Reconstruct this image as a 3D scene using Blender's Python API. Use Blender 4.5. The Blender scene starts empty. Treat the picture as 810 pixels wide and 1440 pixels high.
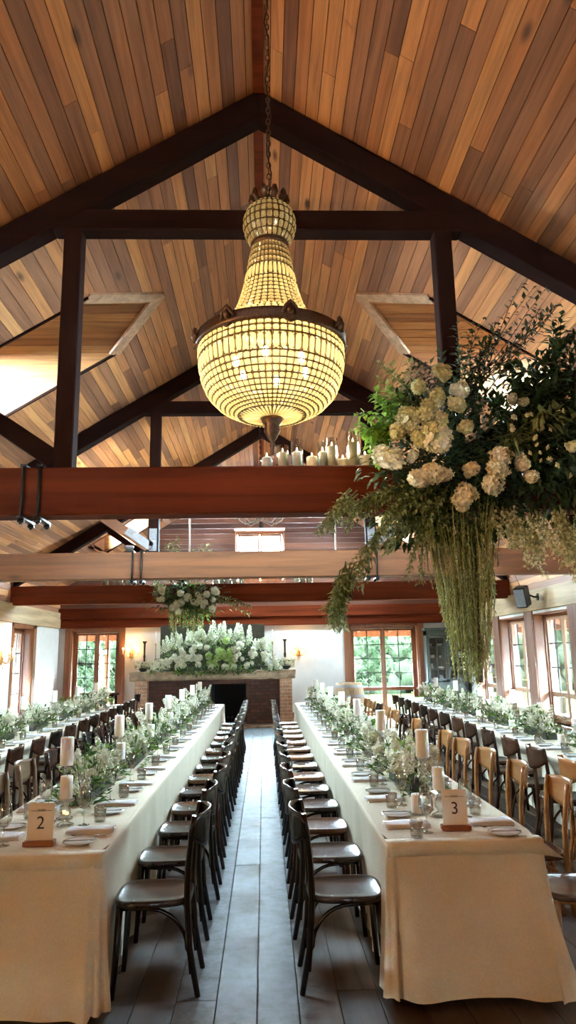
import bpy, math, random
from mathutils import Vector, Matrix, Euler
rad = math.radians
PI = math.pi
SC = bpy.context.scene
COL = SC.collection
rng = random.Random(11)

# ---------------------------------------------------------------- camera, sky, exposure
def setup_camera():
    cd = bpy.data.cameras.new('camera')
    cd.sensor_fit = 'VERTICAL'; cd.sensor_height = 36.0; cd.sensor_width = 36.0
    cd.lens = 25.0; cd.clip_start = 0.05; cd.clip_end = 400
    co = bpy.data.objects.new('camera', cd); COL.objects.link(co)
    pitch, yaw, roll = rad(11.35), rad(2.1), rad(1.0)
    fw = Vector((math.sin(yaw)*math.cos(pitch), math.cos(yaw)*math.cos(pitch), math.sin(pitch)))
    r = Vector((math.cos(yaw), -math.sin(yaw), 0)); u = r.cross(fw)
    r2 = r*math.cos(roll) - u*math.sin(roll); u2 = r*math.sin(roll) + u*math.cos(roll)
    m = Matrix((r2, u2, -fw)).transposed().to_4x4()
    m.translation = Vector((0, 0, 1.70))
    co.matrix_world = m
    SC.camera = co
setup_camera()
SC.view_settings.view_transform = 'Standard'
SC.view_settings.look = 'None'
SC.view_settings.gamma = 1.0
SC.view_settings.use_curve_mapping = False
SC.view_settings.exposure = 0.35
SC.cycles.use_denoising = True
SC.cycles.max_bounces = 9
SC.cycles.diffuse_bounces = 5
SC.cycles.glossy_bounces = 4
SC.cycles.transmission_bounces = 6
SC.cycles.transparent_max_bounces = 14
SC.cycles.sample_clamp_indirect = 6.0
SC.cycles.caustics_reflective = False
SC.cycles.caustics_refractive = False
SKY = 680.0
w = bpy.data.worlds.new('sky'); SC.world = w; w.use_nodes = True
bg = w.node_tree.nodes['Background']
bg.inputs[0].default_value = (0.70, 0.87, 1.0, 1); bg.inputs[1].default_value = SKY

def lamp(name, kind, loc, power, color, size=0.1, rot=None, size_y=None, parent=None):
    d = bpy.data.lights.new(name, kind); d.energy = power; d.color = color
    if kind == 'AREA':
        d.size = size
        if size_y: d.shape = 'RECTANGLE'; d.size_y = size_y
    elif kind in ('POINT', 'SPOT'):
        d.shadow_soft_size = size
    o = bpy.data.objects.new(name, d); COL.objects.link(o)
    o.location = loc
    if rot: o.rotation_euler = rot
    if parent: o.parent = parent
    return o
WARM = (1.0, 0.55, 0.17)
# assumed warm light, no fixture, added behind the camera for the near end
lamp('assumed_fill_light', 'POINT', (-3.0, -1.6, 1.5), 125, WARM, 0.35)

def portal(name, loc, rot, sx, sy):
    o = lamp(name, 'AREA', loc, 1, (1, 1, 1), sx, rot, sy)
    o.data.cycles.is_portal = True
    return o

# ---------------------------------------------------------------- mesh builder
class MB:
    def __init__(s):
        s.v = []; s.f = []; s.r = []; s.sm = []
    def add(s, vs, fs, r=0.5, smooth=False):
        b = len(s.v); s.v.extend([tuple(x) for x in vs])
        for f in fs:
            s.f.append(tuple(b+i for i in f)); s.r.append(r); s.sm.append(smooth)
        return s
    def box(s, lo, hi, r=0.5):
        x0, y0, z0 = lo; x1, y1, z1 = hi
        return s.add([(x0,y0,z0),(x1,y0,z0),(x1,y1,z0),(x0,y1,z0),(x0,y0,z1),(x1,y0,z1),(x1,y1,z1),(x0,y1,z1)],
              [(0,3,2,1),(4,5,6,7),(0,1,5,4),(1,2,6,5),(2,3,7,6),(3,0,4,7)], r)
    def cbox(s, c, d, r=0.5, M=None, ch=0.0):
        # box centred at c with size d, rotation M and an optional chamfer
        hx, hy, hz = d[0]/2, d[1]/2, d[2]/2
        c = Vector(c)
        if ch <= 0:
            vs = [Vector((a*hx, b*hy, e*hz)) for e in (-1, 1) for a, b in ((-1,-1),(1,-1),(1,1),(-1,1))]
            fs = [(0,3,2,1),(4,5,6,7),(0,1,5,4),(1,2,6,5),(2,3,7,6),(3,0,4,7)]
        else:
            vs = []; fs = []
            def ring(z, k):
                b = len(vs)
                x, y = hx-k, hy-k
                for px, py in ((-x+ch,-y),(x-ch,-y),(x,-y+ch),(x,y-ch),(x-ch,y),(-x+ch,y),(-x,y-ch),(-x,-y+ch)):
                    vs.append(Vector((px, py, z)))
                return b
            bs = [ring(-hz, ch), ring(-hz+ch, 0), ring(hz-ch, 0), ring(hz, ch)]
            for a, b in zip(bs, bs[1:]):
                for i in range(8):
                    j = (i+1) % 8
                    fs.append((a+i, a+j, b+j, b+i))
            fs.append(tuple(reversed(range(8)))); fs.append(tuple(bs[3]+i for i in range(8)))
        vs = [(M @ v if M else v) + c for v in vs]
        return s.add(vs, fs, r)
    def bar(s, a, b, w, h, up=(0,0,1), r=0.5, ch=0.0):
        # rectangular bar from a to b, w across, h along up
        a, b = Vector(a), Vector(b); d = b-a; L = d.length; x = d.normalized()
        up = Vector(up); y = up.cross(x).normalized(); z = x.cross(y)
        M = Matrix((x, y, z)).transposed()
        return s.cbox((a+b)/2, (L, w, h), r, M, ch)
    def tube(s, pts, rad_, n=8, r=0.5, cap=True, closed=False, flat=None):
        pts = [Vector(p) for p in pts]; m = len(pts)
        rr = rad_ if isinstance(rad_, (list, tuple)) else [rad_]*m
        vs = []; fs = []
        prev = None
        for i, p in enumerate(pts):
            if closed: t = pts[(i+1) % m]-pts[i-1]
            else: t = pts[min(i+1, m-1)]-pts[max(i-1, 0)]
            if t.length < 1e-9: t = Vector((0, 0, 1))
            t.normalize()
            if prev is None:
                ref = Vector((0, 0, 1)) if abs(t.z) < .9 else Vector((1, 0, 0))
                nx = t.cross(ref).normalized()
            else:
                nx = (prev - t*prev.dot(t))
                if nx.length < 1e-6: nx = t.orthogonal()
                nx.normalize()
            prev = nx; ny = t.cross(nx)
            for k in range(n):
                a = 2*PI*k/n
                q = nx*math.cos(a)*rr[i] + ny*math.sin(a)*rr[i]*(flat or 1)
                vs.append(p+q)
        rng_m = m if closed else m-1
        for i in range(rng_m):
            j = (i+1) % m
            for k in range(n):
                l = (k+1) % n
                fs.append((i*n+k, i*n+l, j*n+l, j*n+k))
        s.add(vs, fs, r, True)
        if cap and not closed:
            b = len(s.v)-len(vs)
            s.f.append(tuple(b+k for k in reversed(range(n)))); s.r.append(r); s.sm.append(False)
            s.f.append(tuple(b+(m-1)*n+k for k in range(n))); s.r.append(r); s.sm.append(False)
        return s
    def lathe(s, prof, n=20, c=(0,0,0), r=0.5, smooth=True, cap=True):
        vs = []; fs = []; m = len(prof)
        for (R, z) in prof:
            for k in range(n):
                a = 2*PI*k/n
                vs.append((c[0]+R*math.cos(a), c[1]+R*math.sin(a), c[2]+z))
        for i in range(m-1):
            for k in range(n):
                l = (k+1) % n
                fs.append((i*n+k, i*n+l, (i+1)*n+l, (i+1)*n+k))
        s.add(vs, fs, r, smooth)
        if cap:
            b = len(s.v)-len(vs)
            if prof[0][0] > 1e-4:
                s.f.append(tuple(b+k for k in reversed(range(n)))); s.r.append(r); s.sm.append(False)
            if prof[-1][0] > 1e-4:
                s.f.append(tuple(b+(m-1)*n+k for k in range(n))); s.r.append(r); s.sm.append(False)
        return s
    def blob(s, c, rx, ry=None, rz=None, nu=8, nv=6, r=0.5, jit=0.0, R=None):
        ry = ry or rx; rz = rz or rx; vs = []; fs = []; R = R or rng
        for i in range(1, nv):
            t = PI*i/nv
            for k in range(nu):
                a = 2*PI*k/nu; j = 1+R.uniform(-jit, jit)
                vs.append((c[0]+rx*j*math.sin(t)*math.cos(a), c[1]+ry*j*math.sin(t)*math.sin(a), c[2]+rz*j*math.cos(t)))
        top = len(vs); vs.append((c[0], c[1], c[2]+rz)); bot = len(vs); vs.append((c[0], c[1], c[2]-rz))
        for i in range(nv-2):
            for k in range(nu):
                l = (k+1) % nu
                fs.append((i*nu+k, (i+1)*nu+k, (i+1)*nu+l, i*nu+l))
        for k in range(nu):
            l = (k+1) % nu
            fs.append((k, l, top)); fs.append(((nv-2)*nu+l, (nv-2)*nu+k, bot))
        return s.add(vs, fs, r, True)
    def leaf(s, p, d, up, L, W, r=0.5, fold=0.25, curl=0.2):
        # a folded, pointed leaf: base p, direction d
        p = Vector(p); d = Vector(d).normalized(); side = d.cross(Vector(up))
        if side.length < 1e-4: side = d.orthogonal()
        side.normalize(); n = side.cross(d)
        a = p + d*L*0.42 + n*L*curl*0.3; tip = p + d*L - n*L*curl*0.35
        l = p + d*L*0.38 + side*W*0.5 + n*(W*fold); q = p + d*L*0.38 - side*W*0.5 + n*(W*fold)
        return s.add([p, l, tip, q, a], [(0, 4, 1), (1, 4, 2), (0, 3, 4), (3, 2, 4)], r, False)
    def petal(s, p, n, R, r=0.5, k=4, rot=0.0, cup=0.35):
        # a floret: k rounded petals round a point facing n
        p = Vector(p); n = Vector(n).normalized(); x = n.orthogonal().normalized(); y = n.cross(x)
        vs = [p]; fs = []
        for i in range(k):
            a = rot + 2*PI*i/k
            d = x*math.cos(a)+y*math.sin(a); e = n.cross(d)
            b = len(vs)
            vs += [p+d*R*.45+e*R*.42+n*R*cup*.4, p+d*R*1.0+e*R*.3+n*R*cup, p+d*R*1.0-e*R*.3+n*R*cup, p+d*R*.45-e*R*.42+n*R*cup*.4]
            fs.append((0, b+3, b+2, b+1, b))
        return s.add(vs, fs, r, False)

def mk(name, mb, mat, parent=None, bevel=0.0, loc=None):
    me = bpy.data.meshes.new(name)
    me.from_pydata(mb.v, [], mb.f)
    if mb.f:
        me.polygons.foreach_set('use_smooth', mb.sm)
        at = me.attributes.new('rnd', 'FLOAT', 'FACE'); at.data.foreach_set('value', mb.r)
    me.materials.append(mat); me.update()
    o = bpy.data.objects.new(name, me); COL.objects.link(o)
    if parent: o.parent = parent
    if loc: o.location = loc
    if bevel:
        m = o.modifiers.new('edge', 'BEVEL'); m.width = bevel; m.segments = 2; m.limit_method = 'ANGLE'
    return o
def tag(o, label=None, cat=None, group=None, kind=None):
    if label: o['label'] = label
    if cat: o['category'] = cat
    if group: o['group'] = group
    if kind: o['kind'] = kind
    return o
def thing(name, loc, label, cat, group=None, rz=0.0, kind=None):
    o = bpy.data.objects.new(name, None); COL.objects.link(o)
    o.empty_display_size = 0.1
    o.location = loc; o.rotation_euler = (0, 0, rz)
    return tag(o, label, cat, group, kind)
KIDS = {}
def kids(o):
    return [c for c in o.children]
def dup(o, loc=None, rz=None, label=None, group=None, parent=None, scale=None):
    c = o.copy(); COL.objects.link(c)
    if parent is not None: c.parent = parent
    if loc is not None: c.location = loc
    if rz is not None: c.rotation_euler = (0, 0, rz)
    if scale is not None: c.scale = scale
    if label: c['label'] = label
    if group: c['group'] = group
    key = o.name
    if key not in KIDS: KIDS[key] = [x for x in o.children]
    for ch in KIDS[key]: dup(ch, parent=c)
    return c
ORD = ['nearest', 'second', 'third', 'fourth', 'fifth', 'sixth', 'seventh', 'eighth', 'ninth', 'tenth', 'eleventh', 'twelfth', 'thirteenth', 'fourteenth', 'fifteenth', 'sixteenth']

# ---------------------------------------------------------------- materials
def newmat(name):
    m = bpy.data.materials.new(name); m.use_nodes = True
    nt = m.node_tree; nt.nodes.clear()
    out = nt.nodes.new('ShaderNodeOutputMaterial')
    return m, nt, out
def N(nt, t, **kw):
    n = nt.nodes.new(t)
    for k, v in kw.items():
        if k.startswith('i_'): n.inputs[k[2:].replace('_', ' ')].default_value = v
        else: setattr(n, k, v)
    return n
def ramp(nt, cols):
    n = nt.nodes.new('ShaderNodeValToRGB'); e = n.color_ramp.elements
    while len(e) < len(cols): e.new(0.5)
    for i, (p, c) in enumerate(cols):
        e[i].position = p; e[i].color = (*c, 1)
    return n
def principled(nt, out):
    b = nt.nodes.new('ShaderNodeBsdfPrincipled'); nt.links.new(b.outputs[0], out.inputs[0]); return b
def mixc(nt, a, b, fac, mode='MIX'):
    n = nt.nodes.new('ShaderNodeMix'); n.data_type = 'RGBA'; n.blend_type = mode
    for sock, v in ((n.inputs['Factor'], fac), (n.inputs['A'], a), (n.inputs['B'], b)):
        if hasattr(v, 'is_output'): nt.links.new(v, sock)
        else: sock.default_value = v if not isinstance(v, tuple) else (*v, 1) if len(v) == 3 else v
    return n.outputs['Result']
def plain(name, col, rough=0.5, metal=0.0, spec=0.5, noise=0.12, scale=18.0, bump=0.0, emit=None, es=0.0):
    m, nt, out = newmat(name); b = principled(nt, out)
    tc = N(nt, 'ShaderNodeTexCoord'); nz = N(nt, 'ShaderNodeTexNoise', i_Scale=scale, i_Detail=4.0)
    nt.links.new(tc.outputs['Object'], nz.inputs['Vector'])
    d = tuple(c*(1-noise) for c in col); u = tuple(min(1, c*(1+noise)) for c in col)
    rp = ramp(nt, [(0.3, d), (0.7, u)]); nt.links.new(nz.outputs['Fac'], rp.inputs[0])
    nt.links.new(rp.outputs[0], b.inputs['Base Color'])
    b.inputs['Roughness'].default_value = rough; b.inputs['Metallic'].default_value = metal
    b.inputs['Specular IOR Level'].default_value = spec
    if bump:
        bp = N(nt, 'ShaderNodeBump', i_Strength=bump, i_Distance=0.02); nt.links.new(nz.outputs['Fac'], bp.inputs['Height'])
        nt.links.new(bp.outputs[0], b.inputs['Normal'])
    if emit:
        b.inputs['Emission Color'].default_value = (*emit, 1); b.inputs['Emission Strength'].default_value = es
    return m
def wood(name, cols, axis='Y', rough=0.5, grain=14.0, stretch=0.06, attr=False, knots=0.0, bump=0.12, spec=0.4, dark=0.55):
    # grain runs along the axis; cols = ramp of board colours picked by the per-face number when attr
    m, nt, out = newmat(name); b = principled(nt, out)
    tc = N(nt, 'ShaderNodeTexCoord'); mp = N(nt, 'ShaderNodeMapping')
    sc = {'X': (stretch, 1, 1), 'Y': (1, stretch, 1), 'Z': (1, 1, stretch)}[axis]
    mp.inputs['Scale'].default_value = sc
    nt.links.new(tc.outputs['Object'], mp.inputs['Vector'])
    vec = mp.outputs[0]
    at = None
    if attr:
        at = N(nt, 'ShaderNodeAttribute', attribute_name='rnd')
        ad = N(nt, 'ShaderNodeVectorMath', operation='ADD'); cm = N(nt, 'ShaderNodeCombineXYZ')
        ml = N(nt, 'ShaderNodeMath', operation='MULTIPLY'); ml.inputs[1].default_value = 37.0
        nt.links.new(at.outputs['Fac'], ml.inputs[0])
        for k in range(3): nt.links.new(ml.outputs[0], cm.inputs[k])
        nt.links.new(vec, ad.inputs[0]); nt.links.new(cm.outputs[0], ad.inputs[1]); vec = ad.outputs[0]
    nz = N(nt, 'ShaderNodeTexNoise', i_Scale=grain, i_Detail=7.0, i_Roughness=0.65, i_Distortion=0.6)
    nt.links.new(vec, nz.inputs['Vector'])
    nz2 = N(nt, 'ShaderNodeTexNoise', i_Scale=grain*0.22, i_Detail=3.0, i_Distortion=1.2)
    nt.links.new(vec, nz2.inputs['Vector'])
    rp = ramp(nt, cols)
    if attr:
        ms = N(nt, 'ShaderNodeMath', operation='MULTIPLY_ADD'); ms.inputs[1].default_value = 0.35
        sb = N(nt, 'ShaderNodeMath', operation='MULTIPLY_ADD'); sb.inputs[1].default_value = 1.0; sb.inputs[2].default_value = -0.17
        nt.links.new(at.outputs['Fac'], sb.inputs[0]); nt.links.new(nz2.outputs['Fac'], ms.inputs[0]); nt.links.new(sb.outputs[0], ms.inputs[2])
        nt.links.new(ms.outputs[0], rp.inputs[0])
    else:
        nt.links.new(nz2.outputs['Fac'], rp.inputs[0])
    g = ramp(nt, [(0.3, (dark, dark*.95, dark*.9)), (0.62, (1.08, 1.05, 1.0))]); nt.links.new(nz.outputs['Fac'], g.inputs[0])
    col = mixc(nt, rp.outputs[0], g.outputs[0], 1.0, 'MULTIPLY')
    if knots:
        vo = N(nt, 'ShaderNodeTexVoronoi', i_Scale=2.6); mp2 = N(nt, 'ShaderNodeMapping')
        mp2.inputs['Scale'].default_value = tuple(1 if s == 1 else 0.35 for s in sc)
        nt.links.new(tc.outputs['Object'], mp2.inputs['Vector']); nt.links.new(mp2.outputs[0], vo.inputs['Vector'])
        kr = ramp(nt, [(0.05, (1, 1, 1)), (0.12, (0, 0, 0))]); nt.links.new(vo.outputs['Distance'], kr.inputs[0])
        km = N(nt, 'ShaderNodeMath', operation='MULTIPLY'); km.inputs[1].default_value = knots
        nt.links.new(kr.outputs[0], km.inputs[0])
        col = mixc(nt, col, (0.05, 0.02, 0.012), km.outputs[0])
    nt.links.new(col, b.inputs['Base Color'])
    b.inputs['Roughness'].default_value = rough; b.inputs['Specular IOR Level'].default_value = spec
    if bump:
        bp = N(nt, 'ShaderNodeBump', i_Strength=bump, i_Distance=0.01); nt.links.new(nz.outputs['Fac'], bp.inputs['Height'])
        nt.links.new(bp.outputs[0], b.inputs['Normal'])
    return m
def leafmat(name, cols, trans=0.3, rough=0.45, spec=0.35):
    m, nt, out = newmat(name)
    at = N(nt, 'ShaderNodeAttribute', attribute_name='rnd'); rp = ramp(nt, cols); nt.links.new(at.outputs['Fac'], rp.inputs[0])
    tc = N(nt, 'ShaderNodeTexCoord'); nz = N(nt, 'ShaderNodeTexNoise', i_Scale=25.0); nt.links.new(tc.outputs['Object'], nz.inputs['Vector'])
    g = ramp(nt, [(0.3, (.75, .75, .75)), (0.7, (1.15, 1.15, 1.1))]); nt.links.new(nz.outputs['Fac'], g.inputs[0])
    col = mixc(nt, rp.outputs[0], g.outputs[0], 1.0, 'MULTIPLY')
    b = N(nt, 'ShaderNodeBsdfPrincipled'); nt.links.new(col, b.inputs['Base Color']); b.inputs['Roughness'].default_value = rough
    b.inputs['Specular IOR Level'].default_value = spec
    t = N(nt, 'ShaderNodeBsdfTranslucent'); nt.links.new(col, t.inputs[0])
    mx = N(nt, 'ShaderNodeMixShader'); mx.inputs[0].default_value = trans
    nt.links.new(b.outputs[0], mx.inputs[1]); nt.links.new(t.outputs[0], mx.inputs[2]); nt.links.new(mx.outputs[0], out.inputs[0])
    return m
def glassmat(name, tint=(1, 1, 1), base=0.06, top=0.75, rough=0.02):
    m, nt, out = newmat(name)
    lw = N(nt, 'ShaderNodeLayerWeight', i_Blend=0.35)
    mr = N(nt, 'ShaderNodeMapRange'); mr.inputs['To Min'].default_value = base; mr.inputs['To Max'].default_value = top
    nt.links.new(lw.outputs['Facing'], mr.inputs['Value'])
    tr = N(nt, 'ShaderNodeBsdfTransparent'); tr.inputs[0].default_value = (*tint, 1)
    gl = N(nt, 'ShaderNodeBsdfGlossy'); gl.inputs['Roughness'].default_value = rough
    mx = N(nt, 'ShaderNodeMixShader'); nt.links.new(mr.outputs[0], mx.inputs[0])
    nt.links.new(tr.outputs[0], mx.inputs[1]); nt.links.new(gl.outputs[0], mx.inputs[2]); nt.links.new(mx.outputs[0], out.inputs[0])
    return m

M = {}
M['ceil'] = wood('ceiling_boards', [(0.0, (.19, .08, .042)), (0.25, (.31, .145, .082)), (0.5, (.42, .18, .080)), (0.75, (.54, .24, .10)), (1.0, (.64, .32, .14))], 'Y', 0.55, 16, 0.05, True, 0.85)
M['cheek'] = wood('dormer_boards', [(0.0, (.28, .12, .045)), (0.5, (.46, .21, .08)), (1.0, (.60, .30, .12))], 'X', 0.5, 16, 0.05, True)
M['dark'] = plain('dark_gap', (.02, .012, .008), 0.9)
M['beam'] = wood('beam_red_brown', [(0.2, (.062, .011, .004)), (0.5, (.108, .020, .007)), (0.8, (.16, .034, .011))], 'X', 0.7, 10, 0.05, False, 0.5, spec=.06)
M['beam_worn'] = wood('beam_worn', [(0.2, (.14, .050, .020)), (0.5, (.22, .085, .034)), (0.8, (.29, .125, .058))], 'X', 0.6, 10, 0.06, False, 0.6)
M['rafter'] = wood('rafter_dark', [(0.2, (.006, .002, .0015)), (0.5, (.011, .003, .002)), (0.8, (.018, .005, .003))], 'X', 0.8, 10, 0.05, spec=.05)
M['post'] = wood('post_dark', [(0.2, (.008, .0025, .0018)), (0.5, (.015, .0045, .003)), (0.8, (.024, .0075, .0045))], 'Z', 0.8, 10, 0.05, spec=.05)
M['jamb'] = wood('joinery_brown', [(0.2, (.15, .05, .022)), (0.5, (.23, .082, .033)), (0.8, (.30, .115, .048))], 'Z', 0.4, 12, 0.05)
M['pier'] = wood('pier_timber', [(0.2, (.16, .075, .05)), (0.5, (.23, .115, .08)), (0.8, (.30, .16, .115))], 'Z', 0.6, 12, 0.06, False, 0.5)
M['jamb_pale'] = wood('timber_pale', [(0.2, (.36, .22, .15)), (0.5, (.46, .29, .19)), (0.8, (.54, .36, .24))], 'Z', 0.55, 12, 0.06, False, 0.5)
M['plate_pale'] = wood('plate_pale', [(0.2, (.34, .24, .14)), (0.5, (.45, .33, .20)), (0.8, (.55, .42, .27))], 'Y', 0.6, 8, 0.05, False, 0.6)
M['plaster'] = plain('white_plaster', (.66, .65, .63), 0.85, noise=0.04, scale=5)
M['iron'] = plain('black_iron', (.018, .016, .015), 0.45, 0.6)
M['steel'] = plain('grey_steel', (.28, .28, .29), 0.45, 0.8, scale=40)
M['bronze'] = plain('bronze', (.10, .055, .032), 0.4, 0.7, noise=.3, scale=60)
M['wire'] = plain('gilt_wire', (.09, .065, .02), 0.45, 0.5)
M['brass'] = plain('brass', (.45, .30, .10), 0.35, 0.9)
M['pane'] = glassmat('window_glass', (.96, 1, .99), 0.03, 0.5)
M['glass'] = glassmat('clear_glass', (.97, .99, .98), 0.10, 0.95)
M['candle'] = None

# ================================================================ THE SETTING
RY, FY, WX, WT = 20.3, -5.0, 5.7, 0.42      # back wall, front wall, inner face of the side walls, wall thickness
ZR, KS = 7.15, 0.625                         # ridge height and roof slope
DORMERS = [8.6, 18.5]
PLATE0, PLATE1 = 2.52, 2.95
def roofz(x): return ZR - KS*abs(x)

def struct(name, mb, mat, parent=None, bevel=0.0):
    o = mk(name, mb, mat, parent, bevel)
    if not parent: o['kind'] = 'structure'
    return o

# ---- floor: wide worn boards running down the hall
def floormat():
    m = wood('floor_boards', [(0.0, (.040, .021, .012)), (0.4, (.075, .043, .026)), (0.7, (.11, .068, .042)), (1.0, (.15, .10, .064))], 'Y', 0.34, 14, 0.06, True, 0.5, 0.10, 0.22, 0.5)
    nt = m.node_tree; b = [n for n in nt.nodes if n.type == 'BSDF_PRINCIPLED'][0]
    old = b.inputs['Base Color'].links[0].from_socket
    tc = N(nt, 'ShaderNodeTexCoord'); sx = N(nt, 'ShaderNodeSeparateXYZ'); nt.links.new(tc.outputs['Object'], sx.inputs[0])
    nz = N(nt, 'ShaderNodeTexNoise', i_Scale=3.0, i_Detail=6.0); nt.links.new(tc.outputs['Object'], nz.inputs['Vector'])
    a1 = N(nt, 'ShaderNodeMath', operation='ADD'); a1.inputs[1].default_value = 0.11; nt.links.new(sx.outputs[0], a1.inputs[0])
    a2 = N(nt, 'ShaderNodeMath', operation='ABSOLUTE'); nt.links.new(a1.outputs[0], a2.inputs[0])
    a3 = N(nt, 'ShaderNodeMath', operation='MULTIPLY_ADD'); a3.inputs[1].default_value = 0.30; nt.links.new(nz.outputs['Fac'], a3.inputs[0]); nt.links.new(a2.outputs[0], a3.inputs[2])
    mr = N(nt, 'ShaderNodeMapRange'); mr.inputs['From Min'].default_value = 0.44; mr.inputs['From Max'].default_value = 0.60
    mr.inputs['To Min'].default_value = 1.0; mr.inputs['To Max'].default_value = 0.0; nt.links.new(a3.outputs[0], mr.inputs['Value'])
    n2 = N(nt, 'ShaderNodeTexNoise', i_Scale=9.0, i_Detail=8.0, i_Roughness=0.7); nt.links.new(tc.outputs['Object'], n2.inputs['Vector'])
    rp = ramp(nt, [(0.32, (.06, .068, .075)), (0.48, (.14, .16, .18)), (0.68, (.23, .265, .30))]); nt.links.new(n2.outputs['Fac'], rp.inputs[0])  # blue-grey aisle strip: foot wear with daylight sheen painted into the colour
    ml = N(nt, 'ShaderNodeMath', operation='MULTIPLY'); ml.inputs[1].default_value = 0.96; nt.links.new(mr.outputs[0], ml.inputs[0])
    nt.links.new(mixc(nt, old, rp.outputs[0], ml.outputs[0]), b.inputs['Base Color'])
    rr = N(nt, 'ShaderNodeMapRange'); rr.inputs['To Min'].default_value = 0.46; rr.inputs['To Max'].default_value = 0.66; nt.links.new(n2.outputs['Fac'], rr.inputs['Value'])
    nt.links.new(rr.outputs[0], b.inputs['Roughness'])
    return m
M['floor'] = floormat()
def build_floor():
    mb = MB(); R = random.Random(4); x = -6.2; i = 0
    while x < 6.2:
        wd = 0.205
        y = FY-0.3 + R.uniform(-2, 0)
        while y < RY+0.3:
            L = R.uniform(2.2, 4.6); y0 = max(y, FY-.3); y1 = min(y+L, RY+.3)
            if y1-y0 > .02: mb.cbox((x+wd/2, (y0+y1)/2, -0.02), (wd-0.0035, y1-y0-0.003, 0.04), R.random(), None, 0.0025)
            y += L
        x += wd; i += 1
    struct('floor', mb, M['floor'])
    b = MB().box((-6.2, FY-.3, -.10), (6.2, RY+.3, -.035)); struct('floor_joists', b, M['dark'])
build_floor()

# ---- ceiling boards, parallel to the ridge, cut round the dormers
def dh(x):
    return 0.0 if x < 1.33 or x > 4.3 else min(0.8, (x-1.33)*0.8/0.70)
def build_ceiling():
    back = MB()
    for side, nm in ((-1, 'ceiling'), (1, 'ceiling')):
        mb = MB(); R = random.Random(21+side)
        xs = 0.0; stp = 0.1145
        while xs < 6.15:
            xa, xb = xs+0.004, xs+stp-0.003
            spans = [(FY-.3, FY-.3, RY+.3, RY+.3)]
            out = []
            cur = (FY-.3, FY-.3)
            for yc in DORMERS:
                ha, hb = dh(xa), dh(xb)
                if ha > 0 or hb > 0:
                    out.append((cur[0], cur[1], yc-ha, yc-hb)); cur = (yc+ha, yc+hb)
            out.append((cur[0], cur[1], RY+.3, RY+.3))
            for (a0, b0, a1, b1) in out:
                # joints
                cuts = []; y = a0 + R.uniform(0.6, 4.5)
                while y < min(a1, b1)-0.8: 
                    cuts.append(y); y += R.uniform(2.4, 5.2)
                ea, eb = a0, b0
                for c in cuts+[None]:
                    na, nb = (c-.002, c-.002) if c else (a1, b1)
                    za, zb = roofz(xa), roofz(xb); up = 0.022
                    P = [(side*xa, ea, za), (side*xb, eb, zb), (side*xb, nb, zb), (side*xa, na, za)]
                    Q = [(p[0], p[1], p[2]+up) for p in P]
                    mb.add(P+Q, [(0,1,2,3),(0,4,5,1),(1,5,6,2),(2,6,7,3),(3,7,4,0)], R.random())
                    if c: ea = eb = c+.002
                x0, x1 = xs, xs+stp
                back.add([(side*x0, a0, roofz(x0)+.018), (side*x1, b0, roofz(x1)+.018), (side*x1, b1, roofz(x1)+.018), (side*x0, a1, roofz(x0)+.018)], [(0,1,2,3)])
            xs += stp
        struct(nm, mb, M['ceil'])
    struct('ceiling_backing', back, M['dark'])
    rb = MB().box((-.05, FY, ZR-.055), (.05, RY, ZR-.02)); struct('trim_ridge', rb, M['beam'])
build_ceiling()

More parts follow.
